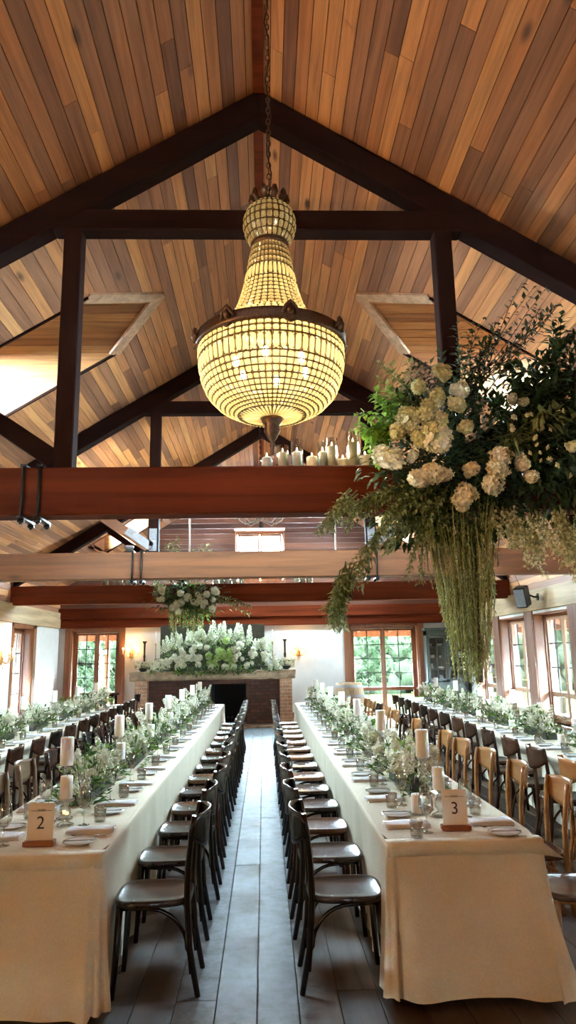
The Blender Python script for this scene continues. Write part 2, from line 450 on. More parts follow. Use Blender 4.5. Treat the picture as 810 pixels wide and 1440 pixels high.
def build_dormer(yc, side, idx):
    root = thing('dormer', (0, 0, 0), None, None, kind='structure')
    R = random.Random(idx*7+3)
    XO = 4.3
    for sg, nm in ((-1, 'near'), (1, 'far')):
        mb = MB(); n = 7
        for i in range(n):
            t0, t1 = i/n+.006, (i+1)/n-.006
            P = []
            for t in (t0, t1):
                P.append((1.33+.70*t, yc+sg*.8*t, 6.32-.44*t))
            a, b = P
            q = [(side*a[0], a[1], a[2]), (side*b[0], b[1], b[2]), (side*XO, b[1], b[2]), (side*XO, a[1], a[2])]
            mb.add(q, [(0,1,2,3)], R.random())
        a, b = (1.33, yc, 6.34), (2.03, yc+sg*.8, 5.90)
        mb.add([(side*a[0],a[1],a[2]),(side*b[0],b[1],b[2]),(side*XO,b[1],b[2]),(side*XO,a[1],a[2])], [(0,1,2,3)], .1)
        z = 5.915
        while z > roofz(XO)-.02:
            zt, zb = z-.002, max(z-.118, roofz(XO)-.03)
            xt, xb = (ZR-zt)/KS, min((ZR-zb)/KS, XO)
            y = yc+sg*.8
            mb.add([(side*xt, y, zt), (side*xb, y, zb), (side*XO, y, zb), (side*XO, y, zt)], [(0,1,2,3)], R.random())
            z -= .118
        y = yc+sg*.815
        mb.add([(side*1.98, y, 5.93), (side*XO, y, roofz(XO)-.03), (side*XO, y, 5.93)], [(0,1,2)], .1)
        mk('dormer_lining', mb, M['cheek'], root)
        tr = MB()
        tr.bar((side*1.30, yc-sg*.03, 6.325), (side*2.05, yc+sg*.79, 5.865), .17, .035, (side*.45,0,1), .7)
        mk('valley_trim', tr, M['jamb_pale'], root)
        t2 = MB().bar((side*2.03, yc+sg*.80, 5.875), (side*XO, yc+sg*.80, roofz(XO)), .03, .035, (0,0,1), .3)
        mk('edge_trim', t2, M['rafter'], root)
    # outer wall with a small window
    fr = MB(); zb = roofz(XO); x = side*XO
    fr.box((min(x, x+side*.06), yc-.8, zb-.05), (max(x, x+side*.06), yc+.8, zb+.08))
    fr.box((min(x, x+side*.06), yc-.8, 5.80), (max(x, x+side*.06), yc+.8, 5.90))
    for ya, yb in ((-.82, -.36), (-.03, .03), (.36, .82)): fr.box((min(x, x+side*.06), yc+ya, zb-.05), (max(x, x+side*.06), yc+yb, 5.9))
    fr.box((min(x, x+side*.06), yc-.4, zb), (max(x, x+side*.06), yc+.4, zb+.45))
    fr.add([(x, yc-.85, 5.86), (x, yc+.85, 5.86), (x, yc, 6.36)], [(0,1,2)])
    mk('window_frame', fr, M['jamb'], root)
    pn = MB().box((min(x+side*.02, x+side*.03), yc-.75, zb+.05), (max(x+side*.02, x+side*.03), yc+.75, 5.83))
    mk('pane', pn, M['pane'], root)
    portal('dormer_daylight', (x+side*.1, yc, (zb+.45+5.88)/2), (0, rad(-90 if side < 0 else 90), 0), 5.43-zb, .74)
for i, yc in enumerate(DORMERS):
    for sd in (-1, 1): build_dormer(yc, sd, i*2+(sd > 0))

# ---- windows and glazed doors
def glazed(name, loc, rz, W, z0, z1, rows, cols=2, leaves=2, rail=None, mat='jamb', lamp_rot=None, matl=None):
    matl = matl or mat
    root = thing(name, loc, None, None, rz=rz, kind='structure')
    f = MB(); y0, y1 = .20, .34; fw = .075; h = W/2
    f.box((-h, y0, z0), (-h+fw, y1, z1)); f.box((h-fw, y0, z0), (h, y1, z1))
    f.box((-h, y0, z1-fw), (h, y1, z1)); f.box((-h, y0, z0), (h, y1, z0+.05))
    mk('window_frame', f, M[mat], root)
    # lining of the deep opening
    l = MB(); l.box((-h, 0, z0), (-h+.03, y0, z1)); l.box((h-.03, 0, z0), (h, y0, z1)); l.box((-h, 0, z1-.03), (h, y0, z1))
    if z0 > .2: l.box((-h, -.04, z0-.04), (h, y0, z0))
    mk('lining', l, M[mat], root)
    lw = (W-2*fw)/leaves
    for i in range(leaves):
        xa = -h+fw+i*lw+.003; xb = xa+lw-.006; s = .062
        c = MB(); za, zb = z0+.055, z1-fw-.004
        yy0, yy1 = .235, .285
        c.box((xa, yy0, za), (xa+s, yy1, zb)); c.box((xb-s, yy0, za), (xb, yy1, zb))
        c.box((xa+s, yy0, zb-s), (xb-s, yy1, zb)); c.box((xa+s, yy0, za), (xb-s, yy1, za+s*1.3))
        if rail: c.box((xa+s, yy0, rail-.05), (xb-s, yy1, rail+.05))
        o = mk('casement', c, M[matl], root)
        mu = MB(); ga, gb = xa+s, xb-s
        lo = rail+.05 if rail else za+s*1.3
        for k in range(1, cols):
            x = ga+(gb-ga)*k/cols; mu.box((x-.012, .25, za+s*1.3), (x+.012, .27, zb-s))
        for k in range(1, rows):
            z = lo+(zb-s-lo)*k/rows; mu.box((ga, .25, z-.012), (gb, .27, z+.012))
        mk('muntins', mu, M['iron'], o)
        mk('pane', MB().box((ga-.01, .2575, za+s), (gb+.01, .2625, zb-s+.01)), M['pane'], o)
        if name.startswith('door') or rail:
            hd = MB(); hx = xb-.03 if i == 0 else xa+.03
            hd.tube([(hx, .235, 1.05), (hx, .19, 1.05), (hx+(-.09 if i == 0 else .09), .185, 1.05)], .008, 6)
            mk('handle', hd, M['brass'], o)
    return root
WN = [0]
def nextname(k):
    WN[0] += 1; return '%s_%d' % (k, WN[0])

LEFT_OPEN = [(16.62, 18.05), (12.6, 14.1), (9.2, 10.7), (5.9, 7.4), (3.8, 5.3)]  # last opening added out of view, to bring daylight onto the near tabletops
RIGHT_OPEN = [(17.62, 19.35), (15.45, 17.22), (13.20, 15.02), (10.95, 12.80), (8.70, 10.55), (6.45, 8.30), (4.2, 6.05)]
def wall_boxes(mb, openings, lo, hi, z0, z1, put):
    # solid pieces of a wall between and round openings (a, b, za, zb)
    cur = lo
    for a, b, za, zb in sorted(openings):
        put(mb, cur, a, z0, z1)
        if za > z0: put(mb, a, b, z0, za)
        if zb < z1: put(mb, a, b, zb, z1)
        cur = b
    put(mb, cur, hi, z0, z1)
WZ0, WZ1 = 0.28, 2.46
mb = MB(); wall_boxes(mb, [(a, b, WZ0, WZ1) for a, b in LEFT_OPEN], FY, RY+WT, 0, PLATE0, lambda m, a, b, c, d: m.box((-WX-WT, a, c), (-WX, b, d)))
struct('wall_left', mb, M['plaster'])
mb = MB(); wall_boxes(mb, [(a, b, WZ0, WZ1) for a, b in RIGHT_OPEN], FY, RY+WT, 0, PLATE0, lambda m, a, b, c, d: m.box((WX, a, c), (WX+WT, b, d)))
struct('wall_right', mb, M['plaster'])
for a, b in LEFT_OPEN:
    glazed(nextname('window'), (-WX, (a+b)/2, 0), rad(90), b-a, WZ0, WZ1, 4, mat='jamb')
    portal('window_daylight', (-WX-.40, (a+b)/2, (WZ0+WZ1)/2), (0, rad(-90), 0), WZ1-WZ0, b-a)
for a, b in RIGHT_OPEN:
    glazed(nextname('window'), (WX, (a+b)/2, 0), rad(-90), b-a, WZ0, WZ1, 3, rail=.82, mat='jamb', matl='jamb_pale')
    portal('window_daylight', (WX+.40, (a+b)/2, (WZ0+WZ1)/2), (0, rad(90), 0), WZ1-WZ0, b-a)
# timber posts between the right-hand windows, plates along the wall heads
for i in range(len(RIGHT_OPEN)-1):
    a = RIGHT_OPEN[i+1][1]; b = RIGHT_OPEN[i][0]
    o = struct('trim_%d' % (i+1), MB().box((WX-.035, a-.01, 0), (WX+.005, b+.01, PLATE0)), M['pier'])
for i, (a, b) in enumerate(LEFT_OPEN):
    m_ = MB().box((-WX-.005, b, 0), (-WX+.02, b+.22, PLATE0)).box((-WX-.005, a-.09, 0), (-WX+.02, a, PLATE0)).box((-WX-.005, a-.09, WZ1), (-WX+.02, b+.22, PLATE0))
    struct('trim_%d' % (20+i), m_, M['jamb'])
struct('trim_40', MB().box((-WX-WT, FY, PLATE0), (-WX+.06, RY, PLATE1)), M['plate_pale'], bevel=.01)
struct('trim_41', MB().box((WX-.06, FY, PLATE0), (WX+WT, RY, PLATE1)), M['plate_pale'], bevel=.01)
up = MB(); R = random.Random(8)
for sd in (-1, 1):
    for k in range(5):
        z0 = PLATE1+k*.14
        up.box((min(sd*WX, sd*(WX+.1)), FY, z0+.003), (max(sd*WX, sd*(WX+.1)), RY, z0+.137), R.random())
struct('wall_upper', up, M['ceil'])
# back wall
BL = (-5.36, -4.02); BR = (2.42, 4.36); DZ = 2.47
mb = MB(); wall_boxes(mb, [(BL[0], BL[1], 0, DZ), (BR[0], BR[1], 0, DZ)], -WX-WT, WX+WT, 0, PLATE0, lambda m, a, b, c, d: m.box((a, RY, c), (b, RY+WT, d)))
struct('wall_back', mb, M['plaster'])
for nm, (a, b) in (('door', BL), ('door', BR)):
    glazed(nextname(nm), ((a+b)/2, RY, 0), 0, b-a, 0, DZ, 4, rail=.72, mat='jamb')
    portal('door_daylight', ((a+b)/2, RY+.40, DZ/2), (rad(-90), 0, 0), b-a, DZ)
    m_ = MB().box((a-.16, RY-.04, 0), (a, RY+.02, PLATE0)).box((b, RY-.04, 0), (b+.16, RY+.02, PLATE0)).box((a, RY-.04, DZ), (b, RY+.02, PLATE0))
    struct('trim_%d' % (50+int(a > 0)), m_, M['jamb'], bevel=.006)
struct('trim_60', MB().box((-WX, RY-.10, PLATE0), (WX, RY+.1, 2.76)), M['beam'], bevel=.01)
struct('trim_61', MB().box((-WX, RY-.16, 2.765), (WX, RY+.1, 3.06)), M['beam'], bevel=.01)
GW = (-.80, .63, 3.74, 5.22)
M['gable'] = wood('gable_boards', [(0.0, (.07, .026, .018)), (0.5, (.12, .045, .03)), (1.0, (.17, .07, .045))], 'X', 0.45, 12, 0.05, True)
g = MB(); R = random.Random(5); z = 3.06
while z < ZR-.02:
    z1 = min(z+.15, ZR); zt = z1-.006
    xb, xt = (ZR-z)/KS, max(0.0, (ZR-zt)/KS)
    def piece(a0, a1, b0, b1):
        g.add([(a0, RY, z), (a1, RY, z), (b1, RY, zt), (b0, RY, zt), (a0, RY+.1, z), (a1, RY+.1, z), (b1, RY+.1, zt), (b0, RY+.1, zt)], [(0,1,2,3),(3,2,6,7),(0,4,5,1),(5,4,7,6)], R.random())
    if zt > GW[2] and z < GW[3] and xt > 1:
        piece(-min(xb, 6.1), GW[0], -min(xt, 6.1), GW[0]); piece(GW[1], min(xb, 6.1), GW[1], min(xt, 6.1))
    else: piece(-min(xb, 6.1), min(xb, 6.1), -min(xt, 6.1), min(xt, 6.1))
    z += .15
struct('wall_gable', g, M['gable'])
glazed(nextname('window'), ((GW[0]+GW[1])/2, RY-.15, 0), 0, GW[1]-GW[0], GW[2], GW[3], 3, cols=3, mat='jamb')
portal('gable_daylight', ((GW[0]+GW[1])/2, RY+.25, (GW[2]+GW[3])/2), (rad(-90), 0, 0), GW[1]-GW[0], GW[3]-GW[2])
# front wall behind the photographer, with a wide opening to the entrance
mb = MB(); wall_boxes(mb, [(-1.3, 1.3, 0, 2.4)], -WX-WT, WX+WT, 0, 3.0, lambda m, a, b, c, d: m.box((a, FY-.3, c), (b, FY, d)))
mb.add([(-6.3, FY, 3.0), (6.3, FY, 3.0), (0, FY, ZR)], [(0,1,2)])
struct('wall_front', mb, M['plaster'])
struct('door_front', MB().box((-1.3, FY-.2, 0), (-.01, FY-.14, 2.4)).box((.01, FY-.2, 0), (1.3, FY-.14, 2.4)), M['jamb'], bevel=.01)
sk = MB()
cur = -WX
for a, b in ((BL[0]-.16, BL[1]+.16), (BR[0]-.16, BR[1]+.16), (WX, WX)):
    sk.box((cur, RY-.02, 0), (a, RY+.01, .14)); cur = b
struct('baseboard_back', sk, M['jamb'])

# ---- roof trusses (structure of the room), three in view
def bolt(mb, p, r=.022, l=.02, ax=(0,-1,0)):
    p = Vector(p); mb.tube([p, p+Vector(ax)*l], r, 6)
M['rod'] = plain('painted_rod', (.55, .52, .47), .5)
def build_truss(Y, beam, idx, rods=False, plates=False):
    root = thing('roof_truss', (0, Y, 0), None, None, kind='structure')
    T = .24
    mk('tie_beam', MB().cbox((0, T/2, 3.11), (2*WX+.3, T, .42), .5, None, .012), beam, root)
    for s in (-1, 1):
        b = MB(); L = 5.66
        dn = .31
        vs = []
        for yy in (.02, .22):
            vs += [(0, yy, ZR-.02), (0, yy, ZR-dn), (s*L, yy, ZR-dn-KS*L), (s*L, yy, ZR-.02-KS*L)]
        b.add(vs, [(0,1,2,3),(7,6,5,4),(1,5,6,2),(0,4,5,1),(2,6,7,3),(0,3,7,4)])
        mk('rafter', b, M['rafter'], root, .012)
        if not rods: mk('post', MB().cbox((s*1.735, .12, 4.52), (.165, .17, 2.42), .5, None, .01), M['post'], root)
        mk('strut', MB().bar((s*1.80, .12, 3.40), (s*3.55, .12, 4.60), .15, .16, (0,0,1), .5, .008), M['beam_worn'] if idx == 2 else M['rafter'], root)
        st = MB()
        for xo in (-.19, -.05):
            x = s*(1.735)+xo*s*-1-.0
            x = s*(1.735+.12)+xo
            st.tube([(x, -.015, 3.34), (x, -.015, 2.82)], .015, 6); st.tube([(x, .255, 3.34), (x, .255, 2.82)], .015, 6)
            st.cbox((x, .12, 2.875), (.05, .36, .02)); st.cbox((x, .12, 3.332), (.05, .30, .018))
            for yy in (-.015, .255): st.tube([(x, yy, 2.865), (x, yy, 2.835)], .03, 6)
        mk('strap_bolt', st, M['iron'], root)
        if plates:
            p = MB()
            p.cbox((s*1.735, -.0+.03, 3.52), (.12, .012, .36)); p.bar((s*1.75, .03, 3.40), (s*2.15, .03, 3.68), .012, .13, (0,0,1))
            for q in ((1.735, 3.66), (1.735, 3.54), (1.77, 3.40), (1.93, 3.53), (2.08, 3.63)): bolt(p, (s*q[0], .024, q[1]))
            mk('gusset_plate', p, M['steel'], root)
        if rods:
            mk('tie_rod', MB().tube([(s*1.70, .10, 3.3), (s*1.70, .10, 5.78)], .022, 8), M['rod'], root)
    mk('collar_beam', MB().cbox((0, .12, 5.725), (3.86, .18, .21), .5, None, .01), M['rafter'], root)
    return root
build_truss(6.0, M['beam'], 1)
build_truss(11.15, M['beam_worn'], 2, plates=True)
build_truss(16.3, M['beam'], 3, rods=True)

# ---- outside: verandah and garden
M['lawn'] = plain('lawn_grass', (.0070, .0078, .0030), 0.9, spec=0, noise=.3, scale=1.5)
M['vfloor'] = plain('verandah_paving', (.08, .075, .065), 0.8, noise=.15, scale=3)
struct('ground_lawn', MB().box((-70, -40, -.6), (70, 90, -.30)), M['lawn'])
struct('ground_verandah', MB().box((-8.9, FY-3, -.29), (8.9, RY+3.2, -.11)), M['vfloor'])
vr = MB(); R = random.Random(3)
def vslope(a, b, n, e):  # boards of a lean-to roof from inner line a to outer line b
    a0, a1 = Vector(a[0]), Vector(a[1]); b0, b1 = Vector(b[0]), Vector(b[1])
    for i in range(n):
        t0, t1 = i/n, (i+.97)/n
        q = [a0.lerp(b0, t0), a1.lerp(b1, t0), a1.lerp(b1, t1), a0.lerp(b0, t1)]
        vr.add(q+[p+Vector((0,0,.04)) for p in q], [(0,1,2,3),(7,6,5,4),(0,4,5,1),(2,6,7,3)], R.random())
zi, zo = 2.86, 2.44
vslope(((-6.1, FY, zi), (-6.1, RY+.4, zi)), ((-7.7, FY, zo), (-7.7, RY+2.6, zo)), 12, 0)
vslope(((6.1, FY, zi), (6.1, RY+.4, zi)), ((7.7, FY, zo), (7.7, RY+2.6, zo)), 12, 0)
vslope(((-6.1, RY+.4, zi), (6.1, RY+.4, zi)), ((-8.3, RY+2.6, zo), (8.3, RY+2.6, zo)), 14, 0)
struct('roof_verandah', vr, M['ceil'])
vb = MB()
for y in range(-4, 22, 1):
    for s in (-1, 1): vb.bar((s*6.1, y+.3, zi-.06), (s*7.7, y+.3, zo-.06), .07, .10)
for x in range(-8, 9): vb.bar((x, RY+.4, zi-.06), (x, RY+2.6, zo-.06), .07, .10)
for s in (-1, 1): vb.box((s*7.7-.06, FY, zo-.22), (s*7.7+.06, RY+2.6, zo-.03))
vb.box((-8.3, RY+2.54, zo-.22), (8.3, RY+2.66, zo-.03))
struct('beam_verandah', vb, M['jamb'])
k = 0
for x, y in [(-7.7, 4), (-7.7, 8.5), (-7.7, 13), (-7.7, 17.5), (-7.7, RY+2.6), (-4.9, RY+2.6), (-.2, RY+2.6), (7.7, RY+2.6), (7.7, 17.5), (7.7, 13), (7.7, 8.5), (7.7, 4)]:
    struct('column_verandah', MB().cbox((x, y, 1.02), (.14, .14, 2.4), .5, None, .01), M['jamb'])
M['tree'] = leafmat('tree_leaves', [(0, (.0027, .0052, .0023)), (.5, (.0056, .0086, .0043)), (1, (.009, .0116, .0072))], .35, .9, 0)
M['bark'] = plain('bark', (.16, .12, .09), 0.9, noise=.3)
def garden_tree(x, y, h, label):
    t = thing('garden_tree', (x, y, -.3), label, 'tree', 'trees in the garden outside the windows')
    mk('trunk', MB().tube([(0,0,0), (.1,.05,h*.3), (-.05,.1,h*.65)], [.16, .11, .05], 7), M['bark'], t)
    R = random.Random(int(x*10+y)); c = MB()
    for i in range(900):
        a = R.uniform(0, 2*PI); rr = R.uniform(.2, 1)**.5*h*.42; z = h*.55+R.uniform(-.4, .4)*h
        sc = math.sqrt(max(0.05, 1-((z-h*.55)/(h*.45))**2))
        p = (math.cos(a)*rr*sc, math.sin(a)*rr*sc, max(.4, z))
        c.leaf(p, (R.uniform(-1,1), R.uniform(-1,1), R.uniform(-1,.3)), (0,0,1), .38, .22, R.random())
    mk('crown', c, M['tree'], t)
garden_tree(-7.4, 33, 5.0, 'green tree on the lawn seen through the glazed door left of the fireplace')
garden_tree(3.6, 30, 4.6, 'pale green tree filling the left leaf of the glazed door by the barrel')
garden_tree(8.4, 33, 5.2, 'green tree seen through the right leaf of the glazed door by the barrel')
garden_tree(12.2, 24, 5.0, 'tree on the lawn outside the window wall behind the hanging flowers')
garden_tree(-12.2, 25, 5.2, 'tree on the lawn outside the side window left of the white corner')

def treeline():
    R = random.Random(12); mb = MB(); pts = []
    for i in range(60): pts.append((-16, -8+i*.75))
    for i in range(70): pts.append((-16+i*.46, 37))
    for i in range(60): pts.append((16, 37-i*.75))
    for (x, y) in pts:
        for k in range(5):
            z = .2+k*.95; c = (x+R.uniform(-.5, .5), y+R.uniform(-.5, .5), z+R.uniform(-.3, .3))
            mb.blob(c, R.uniform(.55, .85), R.uniform(.55, .85), R.uniform(.55, .8), 7, 5, R.random(), .22, R)
    o = mk('treeline', mb, M['hedge']); tag(o, 'pale green treeline along the far edge of the lawn outside', 'trees', None, 'stuff')
M['hedge'] = leafmat('treeline_leaves', [(0, (.0060, .0085, .0048)), (.5, (.0082, .0104, .0062)), (1, (.0100, .0117, .0083))], .2, .9, 0)
treeline()

# ================================================================ CHAIRS
def chairwood(name, cols, rough, spec=0.5):
    return wood(name, cols, 'Y', rough*.72, 16, 0.08, False, 0, 0.03, spec, 0.75)
CH = {
 'black': (chairwood('chair_black', [(0.3, (.006, .004, .003)), (0.7, (.014, .009, .006))], .3), chairwood('chair_black_seat', [(0.3, (.018, .011, .008)), (0.7, (.036, .023, .016))], .28), 'near-black'),
 'brown': (chairwood('chair_brown', [(0.3, (.022, .008, .005)), (0.7, (.05, .019, .010))], .32), chairwood('chair_brown_seat', [(0.3, (.07, .032, .018)), (0.7, (.13, .06, .032))], .3), 'dark brown'),
 'oak': (chairwood('chair_oak', [(0.3, (.30, .14, .05)), (0.7, (.48, .25, .10))], .33), chairwood('chair_oak_seat', [(0.3, (.06, .024, .011)), (0.7, (.12, .052, .024))], .3), 'honey oak'),
 'amber': (chairwood('chair_amber', [(0.3, (.30, .12, .035)), (0.7, (.48, .21, .07))], .33), chairwood('chair_amber_seat', [(0.3, (.05, .03, .02)), (0.7, (.09, .055, .04))], .3), 'orange-brown'),
 'walnut': (chairwood('chair_walnut', [(0.3, (.045, .018, .010)), (0.7, (.09, .036, .018))], .35), chairwood('chair_walnut_seat', [(0.3, (.05, .03, .022)), (0.7, (.09, .06, .045))], .3), 'walnut'),
 'weathered': (chairwood('chair_weathered', [(0.3, (.15, .10, .06)), (0.7, (.26, .19, .125))], .4), chairwood('chair_weathered_seat', [(0.3, (.12, .08, .05)), (0.7, (.2, .14, .09))], .35), 'weathered grey-brown'),
 'mixed': (chairwood('chair_mixed', [(0.3, (.012, .006, .004)), (0.7, (.03, .013, .007))], .32), chairwood('chair_tan_seat', [(0.3, (.14, .075, .04)), (0.7, (.24, .135, .07))], .3), 'dark-framed tan-seated'),
}
def sgn(v): return 1 if v >= 0 else -1
def chair_meshes():
    P = {}
    # seat: rounded trapezoid, dished, moulded rim
    def outline(k, n=36):
        pts = []
        for i in range(n):
            a = 2*PI*i/n; c, s = math.cos(a), math.sin(a); e = 0.55
            x = .205*k*sgn(c)*abs(c)**e; y = .200*k*sgn(s)*abs(s)**e
            y *= 1+.06*(x/.205)
            pts.append((x, y))
        return pts
    m = MB(); n = 36; rings = [(.93, .425), (.985, .428), (1.0, .440), (.99, .455), (.955, .460), (.90, .456), (.7, .447), (.4, .442)]
    vs = []; fs = []
    for k, z in rings: vs += [(x, y, z) for x, y in outline(k)]
    for i in range(len(rings)-1):
        for j in range(n):
            l = (j+1) % n; fs.append((i*n+j, i*n+l, (i+1)*n+l, (i+1)*n+j))
    fs.append(tuple(reversed(range(n)))); fs.append(tuple((len(rings)-1)*n+j for j in range(n)))
    m.add(vs, fs, .5, True); P['seat'] = m
    # backrest: bent board, deeper in the middle, rounded ends
    m = MB(); nu, nv = 14, 6; vs = []
    for side in (0, 1):
        for i in range(nu+1):
            u = -1+2*i/nu; y = u*.222
            x = -.206-.072*(1-u*u)-(.0 if side == 0 else .013)
            zt = .882-.012*u*u-(.03 if abs(u) > .99 else 0); zb = .690+.085*abs(u)**2.4
            for j in range(nv+1):
                v = j/nv; z = zb+(zt-zb)*v
                vs.append((x-.05*(v-.5)*.35, y, z))
    fs = []; W_ = nv+1; O = (nu+1)*W_
    for i in range(nu):
        for j in range(nv):
            a = i*W_+j; b = a+W_
            fs.append((a, a+1, b+1, b)); fs.append((O+a, O+b, O+b+1, O+a+1))
    for i in range(nu):
        a = i*W_; b = a+W_; fs.append((a, b, O+b, O+a)); a += nv; b += nv; fs.append((a, O+a, O+b, b))
    for i in (0, nu):
        for j in range(nv):
            a = i*W_+j; q = (a, O+a, O+a+1, a+1); fs.append(q if i == 0 else tuple(reversed(q)))
    m.add(vs, fs, .5, True); P['backrest'] = m
    for s in (-1, 1):
        m = MB(); m.tube([(.165, s*.150, .43), (.175, s*.160, .22), (.190, s*.170, 0)], [.019, .0175, .014], 10); P['front%d' % s] = m
        m = MB(); m.tube([(-.245, s*.172, 0), (-.20, s*.165, .22), (-.185, s*.162, .45), (-.190, s*.172, .62), (-.208, s*.186, .80), (-.222, s*.190, .872)], [.0145, .0175, .0185, .017, .0155, .013], 10); P['rear%d' % s] = m
        m = MB(); pts = [(-.207, s*.150, .10), (-.196, s*.148, .20)]
        for i in range(9):
            a = PI-(PI/2)*i/8; pts.append((.02+.205*math.cos(a), s*.146, .215+.195*math.sin(a)))
        pts += [(.09, s*.146, .412), (.15, s*.148, .415)]
        m.tube(pts, .0105, 7); P['brace%d' % s] = m
    m = MB(); pts = []
    for i in range(11):
        a = PI*i/10; pts.append((.165, .140*math.cos(a), .335+.078*math.sin(a)))
    m.tube(pts, .010, 7); P['brace0'] = m
    for s in (-1, 1):
        m = MB(); m.blob((-.212, s*.188, .80), .018, .013, .015, 8, 6); P['bolt%d' % s] = m
    return P
CM = chair_meshes()
PROTO = {}
def chair_proto(kind):
    fm, sm, _ = CH[kind]
    t = thing('bentwood_chair', (0, 0, 0), None, None)
    mk('seat', CM['seat'], sm, t); mk('backrest', CM['backrest'], fm, t)
    for s in (-1, 1):
        mk('leg', CM['front%d' % s], fm, t); mk('leg', CM['rear%d' % s], fm, t); mk('bent_brace', CM['brace%d' % s], fm, t)
    mk('bent_brace', CM['brace0'], fm, t); mk('screw_cap', CM['bolt-1'], M['brass'], t); mk('screw_cap', CM['bolt1'], M['brass'], t)
    return t
def put_chair(kind, x, y, rz, label, group):
    if kind not in PROTO:
        t = PROTO[kind] = chair_proto(kind); KIDS[t.name] = list(t.children)
        t.location = (x, y, 0); t.rotation_euler = (0, 0, rz); tag(t, label, 'chair', group); return t
    return tag(dup(PROTO[kind], (x, y, 0), rz, label, group), None, 'chair')
R = random.Random(77)
STEP = .733
kA = ['black', 'black', 'brown', 'black', 'black', 'mixed', 'black', 'mixed', 'mixed', 'mixed', 'brown', 'mixed', 'mixed', 'brown']
for k in range(14):
    kd = kA[k]
    put_chair(kd, .418+R.uniform(-.012, .012), 4.20+STEP*k, R.uniform(-.03, .03),
      '%s bentwood chair, %s along the aisle side of the number three table' % (CH[kd][2], ORD[k]), 'chairs on the aisle side of the number three table')
kB = ['black', 'black', 'black', 'brown', 'black', 'mixed', 'black', 'black', 'mixed', 'black', 'mixed', 'black', 'mixed', 'brown']
for k in range(14):
    kd = kB[k]
    put_chair(kd, -.60+R.uniform(-.012, .012), 4.22+STEP*k, PI+R.uniform(-.03, .03),
      '%s bentwood chair, %s along the aisle side of the number two table' % (CH[kd][2], ORD[k]), 'chairs on the aisle side of the number two table')
kC = ['oak', 'oak', 'oak', 'oak', 'oak', 'oak', 'brown', 'oak', 'brown', 'oak', 'oak', 'brown', 'oak', 'oak']
for k in range(14):
    kd = kC[k]
    put_chair(kd, 1.67+R.uniform(-.015, .015), 4.12+STEP*k, PI+R.uniform(-.06, .06),
      '%s bentwood chair, %s in the row behind the number three table' % (CH[kd][2], ORD[k]), 'chairs on the far long side of the number three table')
kD = ['weathered', 'weathered', 'weathered', 'brown', 'brown', 'black', 'brown', 'black', 'brown', 'brown', 'brown', 'brown']
for k in range(12):
    kd = kD[k]
    put_chair(kd, -1.74+R.uniform(-.015, .015), 4.75+STEP*k, R.uniform(-.06, .06),
      '%s bentwood chair, %s in the row behind the number two table' % (CH[kd][2], ORD[k]), 'chairs on the far long side of the number two table')
TA = rad(1.8)     # the two outer tables splay slightly
kE = ['amber', 'walnut', 'walnut', 'brown', 'brown', 'walnut', 'black', 'brown', 'black', 'brown', 'black', 'brown', 'brown']
for k in range(13):
    kd = kE[k]; y = 5.72+.745*k
    put_chair(kd, 2.60+(y-6)*.031+R.uniform(-.012, .012), y, -TA+R.uniform(-.04, .04),
      '%s bentwood chair, %s along the outer table by the window posts' % (CH[kd][2], ORD[k]), 'chairs at the outer table by the window posts')
for k in range(12):
    kd = 'brown' if k % 3 else 'black'; y = 6.55+.745*k
    put_chair(kd, -2.60-(y-6)*.031+R.uniform(-.012, .012), y, PI+TA+R.uniform(-.04, .04),
      '%s bentwood chair, %s along the outer table by the white corner' % (CH[kd][2], ORD[k]), 'chairs at the outer table by the white corner')

# ================================================================ TABLES AND CLOTHS
def linen(name, col):
    m, nt, out = newmat(name); b = principled(nt, out)
    tc = N(nt, 'ShaderNodeTexCoord')
    a = N(nt, 'ShaderNodeTexNoise', i_Scale=60.0, i_Detail=3.0); c = N(nt, 'ShaderNodeTexNoise', i_Scale=60.0, i_Detail=3.0)
    for nz, s in ((a, (1, 1, 14)), (c, (10, 10, 1))):
        mp = N(nt, 'ShaderNodeMapping'); mp.inputs['Scale'].default_value = s
        nt.links.new(tc.outputs['Object'], mp.inputs[0]); nt.links.new(mp.outputs[0], nz.inputs['Vector'])
    ad = N(nt, 'ShaderNodeMath', operation='ADD'); nt.links.new(a.outputs['Fac'], ad.inputs[0]); nt.links.new(c.outputs['Fac'], ad.inputs[1])
    hv = N(nt, 'ShaderNodeMath', operation='MULTIPLY'); hv.inputs[1].default_value = .5; nt.links.new(ad.outputs[0], hv.inputs[0])
    rp = ramp(nt, [(.35, tuple(x*.82 for x in col)), (.65, tuple(min(1, x*1.1) for x in col))]); nt.links.new(hv.outputs[0], rp.inputs[0])
    nt.links.new(rp.outputs[0], b.inputs['Base Color']); b.inputs['Roughness'].default_value = .85
    b.inputs['Specular IOR Level'].default_value = .15
    bp = N(nt, 'ShaderNodeBump', i_Strength=.15, i_Distance=.004); nt.links.new(hv.outputs[0], bp.inputs['Height']); nt.links.new(bp.outputs[0], b.inputs['Normal'])
    return m
M['linen'] = linen('oatmeal_linen', (.79, .72, .57))
M['white_linen'] = linen('white_linen', (.84, .83, .79))
M['ply'] = plain('table_top', (.30, .20, .12), .6)

